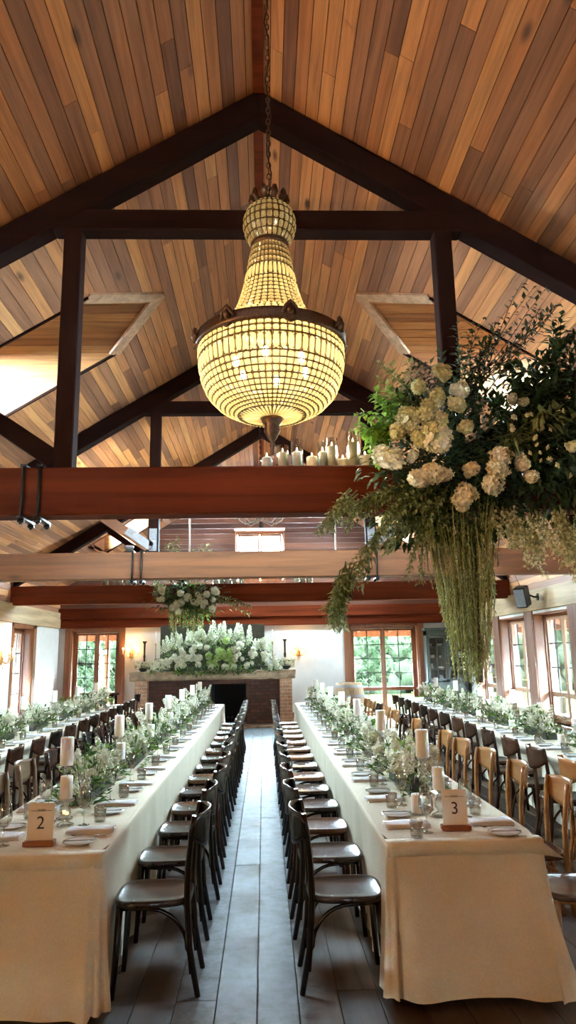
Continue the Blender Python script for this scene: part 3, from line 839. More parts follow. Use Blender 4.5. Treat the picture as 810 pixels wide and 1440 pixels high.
def cloth_mesh(W, L, seed, tail, nside=150, push=0):
    # local frame: near end at y = 0, running to +y; top at z = .75; hangs to the floor
    R = random.Random(seed); mb = MB(); h = W/2; Zt = .750
    per = []      # (x, y, outward dx, dy, s, kind)
    def arc(cx, cy, a0, a1, n):
        for i in range(n):
            a = a0+(a1-a0)*(i+.5)/n; per.append((cx+.03*math.cos(a), cy+.03*math.sin(a), math.cos(a), math.sin(a), 'c'))
    ne = 40
    for i in range(ne): per.append((-h+.03+(W-.06)*(i+.5)/ne, 0, 0, -1, 'e'))
    arc(h-.03, .03, -PI/2, 0, 8)
    for i in range(nside): per.append((h, .03+(L-.06)*(i+.5)/nside, 1, 0, 's'))
    arc(h-.03, L-.03, 0, PI/2, 8)
    for i in range(ne): per.append((h-.03-(W-.06)*(i+.5)/ne, L, 0, 1, 'e'))
    arc(-h+.03, L-.03, PI/2, PI, 8)
    for i in range(nside): per.append((-h, L-.03-(L-.06)*(i+.5)/nside, -1, 0, 's'))
    arc(-h+.03, .03, PI, 1.5*PI, 8)
    n = len(per); rows = [0, .004, .012, .03, .08, .16, .26, .36, .46, .56, .65, .715]
    ph = [R.uniform(0, 6.28) for _ in range(6)]
    vs = []
    for d in rows:
        t = d/.715
        for i, (x, y, ox, oy, kd) in enumerate(per):
            s = (x*3.1+y)
            # folds grow downwards
            if kd == 's':
                w_ = .020*math.sin(s*9.3+ph[0])+.020*math.sin(s*17.1+ph[1])+.012*math.sin(s*29+ph[2])
                near = math.exp(-min(abs(y), abs(L-y))/.25)
                out = .012-.03*t+w_*t+near*.05*t*t
                if push and sgn(x) == push:
                    q = min(1, max(0, (d-.03)/.17)); q = q*q*(3-2*q)*min(1, max(0, (y-.15)/.3))*min(1, max(0, (L-y-.15)/.3))
                    out = out*(1-q)+q*(-.205+.25*w_)
            elif kd == 'e':
                u = x/h
                w_ = .014*math.sin(x*11+ph[3])+.034*math.sin(x*25+ph[4])*(abs(u)**2)+.02*math.sin(x*47+ph[2])*abs(u)**4
                out = .012+.03*t+w_*t*1.2+(tail*.05*t*t*abs(u)**3 if u > 0 else 0)
            else:
                a = math.atan2(oy, ox)
                out = .012+(.02+(.10*tail if ox > 0 and oy < 0 and tail > .9 else 0))*t*t+.02*t+.015*math.sin(a*7+ph[5])*t
            if kd == 'e' and abs(x) > h*.8 or kd == 'c':
                pass
            lift = .0
            if kd == 'c': lift = .012*t
            z = Zt-d+lift*t
            if d <= .004: out = 0.0 if d == 0 else .006
            elif d <= .012: out = .011
            # long ends fan sideways at the foot
            fx = 0
            if kd == 'e': fx = (.12 if x > 0 and tail > .9 else .02)*tail*t*t*(x/h)**3
            vs.append((x+ox*out+fx, y+oy*out, max(z, .012+.006*math.sin(s*6))))
    fs = []
    for r_ in range(len(rows)-1):
        for i in range(n):
            j = (i+1) % n; fs.append((r_*n+i, (r_+1)*n+i, (r_+1)*n+j, r_*n+j))
    mb.add(vs, fs, .5, True)
    # top
    tv = []; tf = []; k = 60
    for i in range(k+1):
        y = .0+L*i/k; ins = .03 if i in (0, k) else 0
        tv += [(-h+ins, y, Zt), (0, y, Zt), (h-ins, y, Zt)]
    for i in range(k):
        for q in (0, 1): tf.append((i*3+q, i*3+q+1, i*3+q+4, i*3+q+3))
    mb.add(tv, tf, .5, False)
    return mb
def build_table(x, y, W, L, rz, seed, tlabel, clabel, tail, flap=0, push=0):
    t = thing('banquet_table', (x, y, 0), tlabel, 'table', 'long banquet tables', rz)
    mk('tabletop', MB().cbox((0, L/2, .725), (W-.02, L-.02, .03), .5, None, .006), M['ply'], t)
    ys = [.25] + [2.4*i for i in range(1, int(L/2.4)+1) if 2.4*i < L-.5] + [L-.25]
    for yy in ys:
        for s in (-1, 1): mk('leg', MB().tube([(s*(W/2-.25), yy, .71), (s*(W/2-.24), yy, 0)], [.022, .018], 8), M['iron'], t)
    c = mk('tablecloth', cloth_mesh(W, L, seed, tail, 150, push), M['linen']); c.location = (x, y, 0); c.rotation_euler = (0, 0, rz)
    tag(c, clabel, 'tablecloth', 'floor-length linen cloths')
    if flap:
        # the upper cloth's short overhang folded over the near end
        o = MB(); h = W/2; n = 24; v = []
        for d, out in ((0, .005), (.004, .016), (.02, .020), (.066+.0, .024)):
            for i in range(n+1):
                u = -1+2*i/n; x_ = u*(h+.004); ex = 0; ez = 0
                if d > .03:
                    e = max(0, (u*flap-.72)/.28); ex = flap*.10*e*e; ez = .03*e*e
                v.append((x_+ex, -out-.012*math.sin(u*5)*d*8, .7525-d-ez))
        for i in range(n+1): v.append((-h-.004+2*(h+.004)*i/n, .06, .7525))
        f = []
        for r_ in range(3):
            for i in range(n): a = r_*(n+1)+i; f.append((a, a+n+1, a+n+2, a+1))
        for i in range(n): a = i; b = 4*(n+1)+i; f.append((a, a+1, b+1, b))
        o.add(v, f, .5, True)
        fo = mk('overhang', o, M['linen'], c); sd = fo.modifiers.new('thick', 'SOLIDIFY'); sd.thickness = .003; sd.offset = -1
    return c
T3X, T2X = 1.02, -1.21
build_table(T3X, 3.88, .80, 10.96, 0, 31, 'trestle table under floor-length cloth with the number three card', 'floor-length oatmeal cloth on the number three table', 1.0, 1)
build_table(T2X, 3.82, .80, 11.02, 0, 37, 'trestle table under floor-length cloth with the number two card', 'floor-length oatmeal cloth on the number two table', .7, .5, -1)
# outer tables: near long edge at |X| 2.65 (y 6) to 2.95 (y 15.5)
def outer(s, along, across):
    # point on an outer table: along from its near end, across from its centre line towards the wall
    ca, sa = math.cos(TA), math.sin(TA)
    bx, by = 2.985, 4.6
    x = bx+along*sa+across*ca; y = by+along*ca-across*sa
    return (s*x, y)
x, y = outer(1, 0, 0); build_table(x, y, .80, 11.3, -TA, 41, 'outer trestle table under cloth beside the window posts', 'pale cloth on the outer table beside the window posts', .6, 0, -1)
x, y = outer(-1, 0, 0); build_table(x, y, .80, 10.8, TA, 43, 'outer trestle table under cloth beside the white corner', 'pale cloth on the outer table beside the white corner', .6, 0, 1)

# ================================================================ PLACE SETTINGS
M['china'] = plain('white_china', (.82, .82, .80), .18, noise=.02)
M['china_rim'] = plain('green_rim', (.42, .46, .38), .25, noise=.1)
M['napkin'] = linen('white_napkin', (.86, .87, .90))
M['silver'] = plain('cutlery_steel', (.55, .55, .54), .22, 1.0, noise=.05)
M['wax'] = plain('ivory_wax', (.88, .84, .74), .45, noise=.04)
def waxmat():
    m = M['wax']; b = [n for n in m.node_tree.nodes if n.type == 'BSDF_PRINCIPLED'][0]
    b.inputs['Subsurface Weight'].default_value = .25; b.inputs['Subsurface Radius'].default_value = (.02, .012, .006)
waxmat()
def plate_proto():
    t = thing('side_plate', (0, 0, 0), None, None)
    mk('dish', MB().lathe([(.0, .004), (.048, .004), (.053, 0), (.057, .004), (.068, .010), (.086, .0135), (.0865, .0155), (.068, .0125), (.052, .007), (0, .0065)], 28), M['china'], t)
    mk('rim_band', MB().lathe([(.080, .0148), (.0868, .0165), (.0874, .0145)], 28, cap=False), M['china_rim'], t)
    return t
def napkin_mesh():
    m = MB()
    for k in range(3):
        z = .003+k*.006; dx = .004*k
        vs = []; nx, ny = 6, 4
        for i in range(nx+1):
            for j in range(ny+1):
                u, v = i/nx, j/ny
                vs.append((-.125+.25*u-dx*(u-.5), -.062+.124*v, z+.003*math.sin(u*5+k)*math.sin(v*4+1)+.0035*math.sin(PI*v)))
        fs = [(i*(ny+1)+j, (i+1)*(ny+1)+j, (i+1)*(ny+1)+j+1, i*(ny+1)+j+1) for i in range(nx) for j in range(ny)]
        b = len(vs); vs += [(x_, y_, z_-.0055) for x_, y_, z_ in vs]
        fs += [tuple(b+q for q in reversed(f)) for f in fs[:nx*ny]]
        edge = [i*(ny+1) for i in range(nx+1)]; edge2 = [i*(ny+1)+ny for i in range(nx+1)]
        for e in (edge, list(reversed(edge2))):
            for a, c in zip(e, e[1:]): fs.append((a, b+a, b+c, c))
        for e in (list(range(ny, -1, -1)), list(range(nx*(ny+1), nx*(ny+1)+ny+1))):
            for a, c in zip(e, e[1:]): fs.append((a, b+a, b+c, c))
        m.add(vs, fs, .5, True)
    return m
def knife_mesh(L=.21):
    m = MB(); m.tube([(-L/2, 0, .005), (-L*.1, 0, .005)], [.0055, .0045], 6, flat=.6)
    m.add([(-L*.1, -.006, .003), (L*.42, -.009, .003), (L/2, -.002, .003), (L*.48, .007, .003), (-L*.1, .005, .003), (-L*.1, -.006, .006), (L*.42, -.009, .006), (L/2, -.002, .006), (L*.48, .007, .006), (-L*.1, .005, .006)],
          [(4,3,2,1,0), (5,6,7,8,9), (0,1,6,5), (1,2,7,6), (2,3,8,7), (3,4,9,8), (4,0,5,9)])
    return m
def fork_mesh(L=.19):
    m = MB(); m.tube([(-L/2, 0, .004), (L*.1, 0, .008), (L*.2, 0, .006)], [.006, .003, .004], 6, flat=.5)
    m.cbox((L*.26, 0, .006), (L*.14, .022, .003))
    for k in range(4): m.tube([(L*.32, -.009+.006*k, .006), (L*.42, -.009+.006*k, .005), (L*.5, -.008+.0055*k, .009)], .0016, 4)
    return m
def wineglass_proto():
    t = thing('wine_glass', (0, 0, 0), None, None)
    mk('foot', MB().lathe([(.034, 0), (.034, .002), (.010, .005), (.004, .010)], 18), M['glass'], t)
    mk('stem', MB().lathe([(.004, .010), (.0035, .05), (.005, .085)], 10), M['glass'], t)
    mk('bowl', MB().lathe([(.005, .085), (.024, .096), (.038, .122), (.041, .150), (.036, .190), (.033, .205), (.0322, .205), (.0355, .188), (.0398, .150), (.0368, .123), (.023, .098), (.0, .090)], 20), M['glass'], t)
    return t
def tumbler_mesh():
    return MB().lathe([(.030, 0), (.033, .004), (.036, .085), (.0345, .085), (.031, .010), (0, .008)], 18)
PR = {}
SETK = {'plate': ('side_plate', plate_proto), 'wine': ('wine_glass', wineglass_proto)}
def put(kind, x, y, z, rz, label, group, cat):
    if kind not in PR:
        if kind == 'plate': o = plate_proto()
        elif kind == 'wine': o = wineglass_proto()
        elif kind == 'napkin': o = mk('napkin', napkin_mesh(), M['napkin'])
        elif kind == 'knife': o = mk('table_knife', knife_mesh(), M['silver'])
        elif kind == 'butter': o = mk('butter_knife', knife_mesh(.16), M['silver'])
        elif kind == 'fork': o = mk('table_fork', fork_mesh(), M['silver'])
        elif kind == 'tumbler': o = mk('water_tumbler', tumbler_mesh(), M['glass'])
        PR[kind] = o; KIDS[o.name] = list(o.children); c = o
        c.location = (x, y, z); c.rotation_euler = (0, 0, rz)
    else:
        c = dup(PR[kind], (x, y, z), rz)
    return tag(c, label, cat, group)
TZ = .7525
def setting(fx, fy, ang, k, where, grp, knife=True):
    # fx, fy: point on the table edge; ang: direction from the diner into the table
    ca, sa = math.cos(ang), math.sin(ang)
    def P(a, l): return (fx+a*ca-l*sa, fy+a*sa+l*ca)   # a into the table, l to the diner's left
    w = ORD[k]
    p = P(.15, .215); j = R.uniform(-.012, .012)
    put('plate', p[0]+j, p[1]+j, TZ, ang, 'white side plate, %s along %s' % (w, where), 'side plates ' + grp, 'plate')
    p2 = P(.15, .235); put('butter', p2[0]+j, p2[1]+j, TZ+.0155, ang+R.uniform(-.1, .1), 'butter knife on the %s side plate, %s' % (w, where), 'butter knives ' + grp, 'knife')
    p = P(.165, -.03); put('napkin', p[0], p[1], TZ+.003, ang+R.uniform(-.05, .05), 'folded white napkin, %s along %s' % (w, where), 'napkins ' + grp, 'napkin')
    p = P(.15, .075); put('fork', p[0], p[1], TZ, ang+R.uniform(-.04, .04), 'steel fork left of the %s napkin, %s' % (w, where), 'forks ' + grp, 'fork')
    p = P(.15, -.125); put('knife', p[0], p[1], TZ, ang+R.uniform(-.04, .04), 'steel knife right of the %s napkin, %s' % (w, where), 'knives ' + grp, 'knife')
    p = P(.245, -.195+R.uniform(-.01, .01)); put('wine', p[0], p[1], TZ, 0, 'stemmed wine glass at the %s place, %s' % (w, where), 'wine glasses ' + grp, 'glass')
    p = P(.17, -.275+R.uniform(-.01, .01)); put('tumbler', p[0], p[1], TZ, 0, 'water tumbler at the %s place, %s' % (w, where), 'tumblers ' + grp, 'glass')
for k in range(14):
    y = 4.24+STEP*k
    setting(T3X-.40, y, 0, k, "number three table's aisle side", 'on the aisle side of the number three table')
    setting(T2X+.40, y, PI, k, "number two table's aisle side", 'on the aisle side of the number two table')
for k in range(14):
    y = 4.20+STEP*k
    setting(T3X+.40, y, PI, k, "number three table's far side", 'on the far long side of the number three table')
    setting(T2X-.40, y, 0, k, "number two table's far side", 'on the far long side of the number two table')
for k in range(12):
    p = outer(1, 1.1+.745*k, -.40); setting(p[0], p[1], -TA, k, 'the outer table by the window posts', 'on the outer table by the window posts')
    p = outer(-1, 1.1+.745*(k+1), -.40); setting(p[0], p[1], PI+TA, k, 'the outer table by the white corner', 'on the outer table by the white corner')

# ---- table numbers
M['card'] = plain('cream_card', (.90, .88, .82), .7, noise=.03)
M['ink'] = plain('ink', (.03, .028, .025), .7)
M['block'] = wood('card_block', [(.3, (.26, .09, .03)), (.7, (.40, .16, .06))], 'X', .45, 20, .1)
def number_card(x, y, ch, label, rz):
    t = thing('table_number', (x, y, TZ), label, 'table number', None, rz)
    mk('block', MB().cbox((0, 0, .0125), (.158, .062, .025), .5, None, .003), M['block'], t)
    c = mk('card', MB().cbox((0, 0, .025+.085), (.135, .0035, .18)), M['card'], t)
    c.location = (0, -.004, .005); c.rotation_euler = (rad(-6), 0, 0)
    cu = bpy.data.curves.new('numeral', 'FONT'); cu.body = ch; cu.size = .088; cu.align_x = 'CENTER'; cu.extrude = .0006
    tmp = bpy.data.objects.new('numeral_outline', cu); COL.objects.link(tmp); bpy.context.view_layer.update()
    me = bpy.data.meshes.new_from_object(tmp.evaluated_get(bpy.context.evaluated_depsgraph_get())); bpy.data.objects.remove(tmp)
    me.materials.clear(); me.materials.append(M['ink']); o = bpy.data.objects.new('numeral', me); COL.objects.link(o); o.parent = c
    o.location = (0, -.0024, .075); o.rotation_euler = (rad(90), 0, 0)
    e = MB(); z = .163
    for a, b in ((-.052, -.022), (.024, .054)): e.cbox(((a+b)/2, -.0022, z), (b-a, .0008, .0022))
    for i in range(5): e.tube([(-.018+.008*i, -.0022, z-.004), (-.015+.008*i, -.0024, z+.010-.002*(i % 2)), (-.011+.008*i, -.0022, z-.003)], .0014, 4)
    mk('crest', e, M['ink'], c)
number_card(1.035, 4.10, '3', 'cream card reading three on a wooden block', rad(-3))
number_card(-1.175, 4.00, '2', 'cream card reading two on a wooden block', rad(2))

# ================================================================ THE CRYSTAL CHANDELIER
def crystalmat():
    m, nt, out = newmat('cut_crystal')
    tl = N(nt, 'ShaderNodeBsdfTranslucent'); tl.inputs[0].default_value = (.93, .82, .48, 1)
    df = N(nt, 'ShaderNodeBsdfDiffuse'); df.inputs[0].default_value = (.60, .50, .26, 1)
    tr = N(nt, 'ShaderNodeBsdfTransparent'); tr.inputs[0].default_value = (.95, .9, .72, 1)
    gl = N(nt, 'ShaderNodeBsdfGlossy'); gl.inputs['Roughness'].default_value = .12
    a = N(nt, 'ShaderNodeMixShader'); a.inputs[0].default_value = .25; nt.links.new(tl.outputs[0], a.inputs[1]); nt.links.new(df.outputs[0], a.inputs[2])
    b = N(nt, 'ShaderNodeMixShader'); b.inputs[0].default_value = .42; nt.links.new(a.outputs[0], b.inputs[1]); nt.links.new(tr.outputs[0], b.inputs[2])
    c = N(nt, 'ShaderNodeMixShader'); c.inputs[0].default_value = .12; nt.links.new(b.outputs[0], c.inputs[1]); nt.links.new(gl.outputs[0], c.inputs[2])
    nt.links.new(c.outputs[0], out.inputs[0]); return m
M['crystal'] = crystalmat()
M['bulb'] = plain('lit_bulb', (1, .85, .6), .5, emit=(1.0, .80, .48), es=22)
M['flame'] = plain('candle_bulb', (1, .8, .5), .5, emit=(1.0, .60, .20), es=26)
def interp(prof, t):
    # point on a profile polyline by arc length
    ds = [0]
    for a, b in zip(prof, prof[1:]): ds.append(ds[-1]+math.hypot(b[0]-a[0], b[1]-a[1]))
    d = t*ds[-1]
    for i in range(len(prof)-1):
        if d <= ds[i+1] or i == len(prof)-2:
            f = (d-ds[i])/(ds[i+1]-ds[i]); a, b = prof[i], prof[i+1]
            return (a[0]+(b[0]-a[0])*f, a[1]+(b[1]-a[1])*f)
def beadrows(cr, wi, prof, rows, n, gap=.10, wr=.0048):
    # rows: list of relative heights; one crystal per cell, wires between
    tot = sum(rows); acc = 0
    for ri, hrow in enumerate(rows):
        a = interp(prof, acc/tot); b = interp(prof, (acc+hrow)/tot); acc += hrow
        wi.tube([(a[0]*math.cos(2*PI*k/48), a[0]*math.sin(2*PI*k/48), a[1]) for k in range(48)], wr, 4, closed=True)
        for k in range(n):
            t0 = 2*PI*(k+gap)/n; t1 = 2*PI*(k+1-gap)/n; tm = (t0+t1)/2
            g = .10
            pa = (a[0]+(b[0]-a[0])*g, a[1]+(b[1]-a[1])*g); pb = (b[0]+(a[0]-b[0])*g, b[1]+(a[1]-b[1])*g)
            pm0 = (pa[0]*.72+pb[0]*.28, pa[1]*.72+pb[1]*.28); pm1 = (pa[0]*.28+pb[0]*.72, pa[1]*.28+pb[1]*.72)
            nx, nz = (b[1]-a[1]), -(b[0]-a[0]); q = math.hypot(nx, nz) or 1; nx /= q; nz /= q
            if nx < 0 and abs(nx) > .1: nx, nz = -nx, -nz
            if abs(nx) <= .1 and nz > 0: nx, nz = -nx, -nz
            ex = .009
            def V(p, t, e): return ((p[0]+nx*e)*math.cos(t), (p[0]+nx*e)*math.sin(t), p[1]+nz*e)
            s0, s1 = t0+(t1-t0)*.28, t0+(t1-t0)*.72
            vs = [V(pa, tm-(t1-t0)*.3, 0), V(pa, tm+(t1-t0)*.3, 0), V(pm0, t1, 0), V(pm1, t1, 0), V(pb, tm+(t1-t0)*.3, 0), V(pb, tm-(t1-t0)*.3, 0), V(pm1, t0, 0), V(pm0, t0, 0),
                  V(pm0, s0, ex), V(pm0, s1, ex), V(pm1, s1, ex), V(pm1, s0, ex)]
            cr.add(vs, [(0,1,9,8),(1,2,9),(2,3,10,9),(3,4,10),(4,5,11,10),(5,6,11),(6,7,8,11),(7,0,8),(8,9,10,11)], .5)
    pts = [interp(prof, i/14) for i in range(15)]
    step = 1 if n < 50 else 1
    for k in range(0, n, step):
        t = 2*PI*k/n
        wi.tube([(p[0]*math.cos(t), p[0]*math.sin(t), p[1]) for p in pts], wr*.8, 3, cap=False)
def build_chandelier():
    t = thing('crystal_chandelier', (.07, 4.5, 3.0), 'large basket-and-bell crystal chandelier lit from inside under the ridge', 'chandelier')
    z = lambda v: v-3.0
    wi = MB()
    bowl = [(.485, z(3.715)), (.487, z(3.63)), (.470, z(3.51)), (.425, z(3.40)), (.345, z(3.315)), (.225, z(3.255))]
    cr = MB(); beadrows(cr, wi, bowl, [.035, .045, .12, .045, .045, .045, .042, .04, .038, .036, .034, .032, .03], 64); mk('crystal_basket', cr, M['crystal'], t)
    cr = MB(); beadrows(cr, wi, [(.222, z(3.254)), (.05, z(3.235))], [1], 44, .14); mk('crystal_rosette', cr, M['crystal'], t)
    cr = MB(); beadrows(cr, wi, [(.265, z(3.935)), (.36, z(3.86)), (.462, z(3.775))], [.05, .05, .05, .05], 48); mk('crystal_shoulder', cr, M['crystal'], t)
    bell = [(.120, z(4.475)), (.138, z(4.40)), (.160, z(4.27)), (.185, z(4.15)), (.222, z(4.03)), (.268, z(3.935))]
    cr = MB(); beadrows(cr, wi, bell, [.045, .045, .045, .045, .115, .034, .034, .034, .034, .034, .034, .034, .034], 34); mk('crystal_bell', cr, M['crystal'], t)
    ball = [(.095, z(4.80)), (.15, z(4.765)), (.178, z(4.70)), (.182, z(4.64)), (.165, z(4.57)), (.125, z(4.505))]
    cr = MB(); beadrows(cr, wi, ball, [1, 1, 1, 1, 1, 1], 26); mk('crystal_ball', cr, M['crystal'], t)
    mk('wire_frame', wi, M['wire'], t)
    rg = MB(); rg.lathe([(.455, z(3.715)), (.500, z(3.712)), (.508, z(3.735)), (.500, z(3.765)), (.508, z(3.785)), (.470, z(3.79)), (.455, z(3.715))], 56, cap=False)
    mk('ring', rg, M['bronze'], t)
    for k in range(8):
        a = 2*PI*(k+.28)/8; o = MB()
        c, s = math.cos(a), math.sin(a)
        def V(r, l, zz): return (r*c-l*s, r*s+l*c, zz)
        o.tube([V(.51, -.05, z(3.74)), V(.525, -.03, z(3.78)), V(.515, 0, z(3.815)), V(.525, .03, z(3.78)), V(.51, .05, z(3.74))], [.008, .013, .018, .013, .008], 6)
        o.blob(V(.515, 0, z(3.765)), .026, .026, .03, 8, 6)
        o.tube([V(.51, -.035, z(3.70)), V(.52, 0, z(3.685)), V(.51, .035, z(3.70))], [.006, .012, .006], 5)
        mk('ornament', o, M['bronze'], t)
    w_ = MB().lathe([(.115, z(4.47)), (.132, z(4.475)), (.135, z(4.49)), (.132, z(4.51)), (.115, z(4.515))], 30); mk('collar', w_, M['bronze'], t)
    cw = MB(); cw.lathe([(.06, z(4.79)), (.098, z(4.795)), (.10, z(4.815)), (.05, z(4.82))], 24)
    for k in range(10):
        a = 2*PI*k/10; c, s = math.cos(a), math.sin(a)
        cw.tube([(.09*c, .09*s, z(4.81)), (.125*c, .125*s, z(4.85)), (.12*c, .12*s, z(4.885)), (.10*c, .10*s, z(4.875))], [.018, .026, .020, .010], 6)
    mk('crown', cw, M['bronze'], t)
    fn = MB().lathe([(0, z(2.985)), (.012, z(2.99)), (.010, z(3.02)), (.020, z(3.05)), (.012, z(3.075)), (.030, z(3.10)), (.055, z(3.15)), (.048, z(3.185)), (.068, z(3.21)), (.072, z(3.235)), (.03, z(3.245))], 20); mk('finial', fn, M['bronze'], t)
    mk('stem', MB().tube([(0, 0, z(3.24)), (0, 0, z(4.9))], .012, 8), M['bronze'], t)
    ch = MB(); zz = z(4.88)
    i = 0
    while zz < z(7.02):
        pts = [(.014*math.cos(a)*(1 if i % 2 else 0), .014*math.cos(a)*(0 if i % 2 else 1), zz+.028+.028*math.sin(a)) for a in [2*PI*k/8 for k in range(8)]]
        ch.tube(pts, .0045, 4, closed=True); zz += .045; i += 1
    mk('chain', ch, M['bronze'], t)
    mk('ceiling_rose', MB().lathe([(.07, z(7.09)), (.07, z(7.06)), (.03, z(7.01)), (.01, z(7.0))], 18), M['bronze'], t)
    wcord = MB().tube([(.02*math.sin(k*1.9), .02*math.cos(k*1.9), z(4.9)+k*.16) for k in range(14)], .005, 5); mk('cord', wcord, M['iron'], t)
    for k in range(6):
        a = 2*PI*(k+.35)/6; r = .25
        b = MB(); b.tube([(r*math.cos(a), r*math.sin(a), z(3.50)+.0), (r*math.cos(a), r*math.sin(a), z(3.56))], .012, 8)
        b.tube([(0, 0, z(3.44)), (r*.5*math.cos(a), r*.5*math.sin(a), z(3.42)), (r*math.cos(a), r*math.sin(a), z(3.5))], .006, 5)
        ar = mk('lamp_arm', b, M['brass'], t)
        mk('bulb', MB().blob((r*math.cos(a), r*math.sin(a), z(3.60)), .022, .022, .042, 10, 7), M['bulb'], ar)
        lamp('chandelier_light', 'POINT', (r*math.cos(a), r*math.sin(a), z(3.60)), CHAND, WARM2, .05, parent=t)
    lamp('chandelier_light', 'POINT', (0, 0, z(4.15)), CHAND*.55, WARM2, .05, parent=t)
    lamp('chandelier_light', 'POINT', (0, 0, z(4.66)), CHAND*.10, WARM2, .05, parent=t)  # faint light added inside the ball, which holds no bulb
    return t
CHAND = 9.0
WARM2 = (1.0, .70, .36)
build_chandelier()

def build_iron_chandelier():
    t = thing('iron_chandelier', (-.03, 13.7, 4.10), 'black wrought iron scroll chandelier hanging beyond the near truss', 'chandelier')
    c = MB(); c.tube([(0, 0, .05), (0, 0, 1.35)], .018, 7); c.blob((0, 0, .10), .05, .05, .07, 8, 6); c.blob((0, 0, .7), .04, .04, .06, 8, 6); mk('column', c, M['iron'], t)
    for k in range(8):
        a = 2*PI*k/8; cc, s = math.cos(a), math.sin(a); b = MB()
        P = lambda r, z: (r*cc, r*s, z)
        b.tube([P(.02, .35), P(.14, .16), P(.30, .12), P(.42, .20), P(.45, .32), P(.40, .38), P(.35, .34), P(.37, .28)], .011, 6)
        b.tube([P(.02, .9), P(.12, 1.08), P(.24, 1.22), P(.32, 1.15), P(.29, 1.06), P(.24, 1.09)], .010, 6)
        b.tube([P(.40, .38), P(.30, .62), P(.14, .80), P(.03, .86)], .008, 5)
        b.lathe([(.028, .0), (.034, .015), (.012, .0)], 8, (.45*cc, .45*s, .33)); ar = mk('scroll_arm', b, M['steel'], t)  # arms in pale grey: window glare put into the colour of the iron
        mk('candle_tube', MB().tube([P(.45, .345), P(.45, .44)], .013, 7), M['wax'], ar)
    ch = MB(); zz = 1.35; i = 0
    while zz < 2.98:
        ch.tube([(.018*math.cos(a)*(i % 2), .018*math.cos(a)*(1-i % 2), zz+.035+.035*math.sin(a)) for a in [2*PI*k/8 for k in range(8)]], .006, 4, closed=True); zz += .058; i += 1
    mk('chain', ch, M['iron'], t)
    return t
build_iron_chandelier()

# ================================================================ CANDLES
M['vase'] = glassmat('hurricane_glass', (.96, .98, .97), .10, .8)
def candle_mesh(r, h):
    m = MB().lathe([(0, 0), (r*.97, 0), (r, .004), (r, h-.006), (r*.93, h), (r*.45, h-.006), (0, h-.008)], 20)
    return m
WICKM = {}
def pillar(x, y, z, r, h, label, group):
    c = mk('pillar_candle', candle_mesh(r, h), M['wax']); c.location = (x, y, z); tag(c, label, 'candle', group)
    mk('wick', MB().tube([(0, 0, h-.01), (.001, 0, h+.006), (.004, 0, h+.012)], .0016, 4), M['ink'], c)
    return c
def hurricane(x, y, z, r, h, label, group):
    m = MB().lathe([(0, .0), (r, 0), (r, h), (r-.004, h), (r-.004, .006), (0, .006)], 24)
    o = mk('hurricane_vase', m, M['vase']); o.location = (x, y, z); return tag(o, label, 'vase', group)
BZ = 3.3205
bc = [(.045, .058, .13, .10), (.185, .054, .205, .135), (.315, .055, .27, .15), (.445, 0, .10, .10), (.545, .046, .245, .15), (.625, .052, .27, .19), (.725, 0, .085, .085), (.815, .058, .325, .225), (.925, 0, .12, .12), (1.01, .048, .225, .13)]
W10 = ['first', 'second', 'third', 'fourth', 'fifth', 'sixth', 'seventh', 'eighth', 'ninth', 'tenth']
for i, (x, rg, hv, hc) in enumerate(bc):
    y = 6.10+(.0 if i % 2 else .035)
    if rg: hurricane(x, y, BZ, rg, hv, 'glass hurricane holding the %s candle from the chandelier tip on the nearest beam' % W10[i], 'hurricanes on the nearest beam')
    cnd = pillar(x, y, BZ+(.007 if rg else 0), (rg-.012) if rg else .05, hc, 'ivory pillar candle on the nearest tie beam, %s from the chandelier tip' % W10[i], 'candles on the nearest beam')
    mk('flame', MB().lathe([(0, hc+.004), (.006, hc+.012), (.0065, hc+.020), (.003, hc+.034), (0, hc+.044)], 8), M['flame'], cnd)
    if i % 2 == 0: lamp('candle_glow', 'POINT', (0, -.0, hc+.05), 9.0, (1.0, .80, .50), .02, parent=cnd)
for i, x in enumerate([-3.6, -3.42, -3.27, -3.10, -2.96, -2.80, -1.10, -.96, -.82, -.66, -.5, .78, .92, 1.08]):
    h = [.22, .28, .2, .26, .3, .22][i % 6]
    wh = 'left of the hanging flowers' if x < -2 else 'below the gable window' if x < 0 else 'right of the gable window'
    k = i if i < 6 else i-6 if i < 11 else i-11
    hurricane(x, 16.42, BZ, .062, h, 'glass hurricane, furthest beam %s, %s from the end' % (wh, W10[k]), 'hurricanes on the furthest beam')
    pillar(x, 16.42, BZ+.007, .050, h*.62, 'ivory candle in glass, furthest beam %s, %s from the end' % (wh, W10[k]), 'candles on the furthest beam')

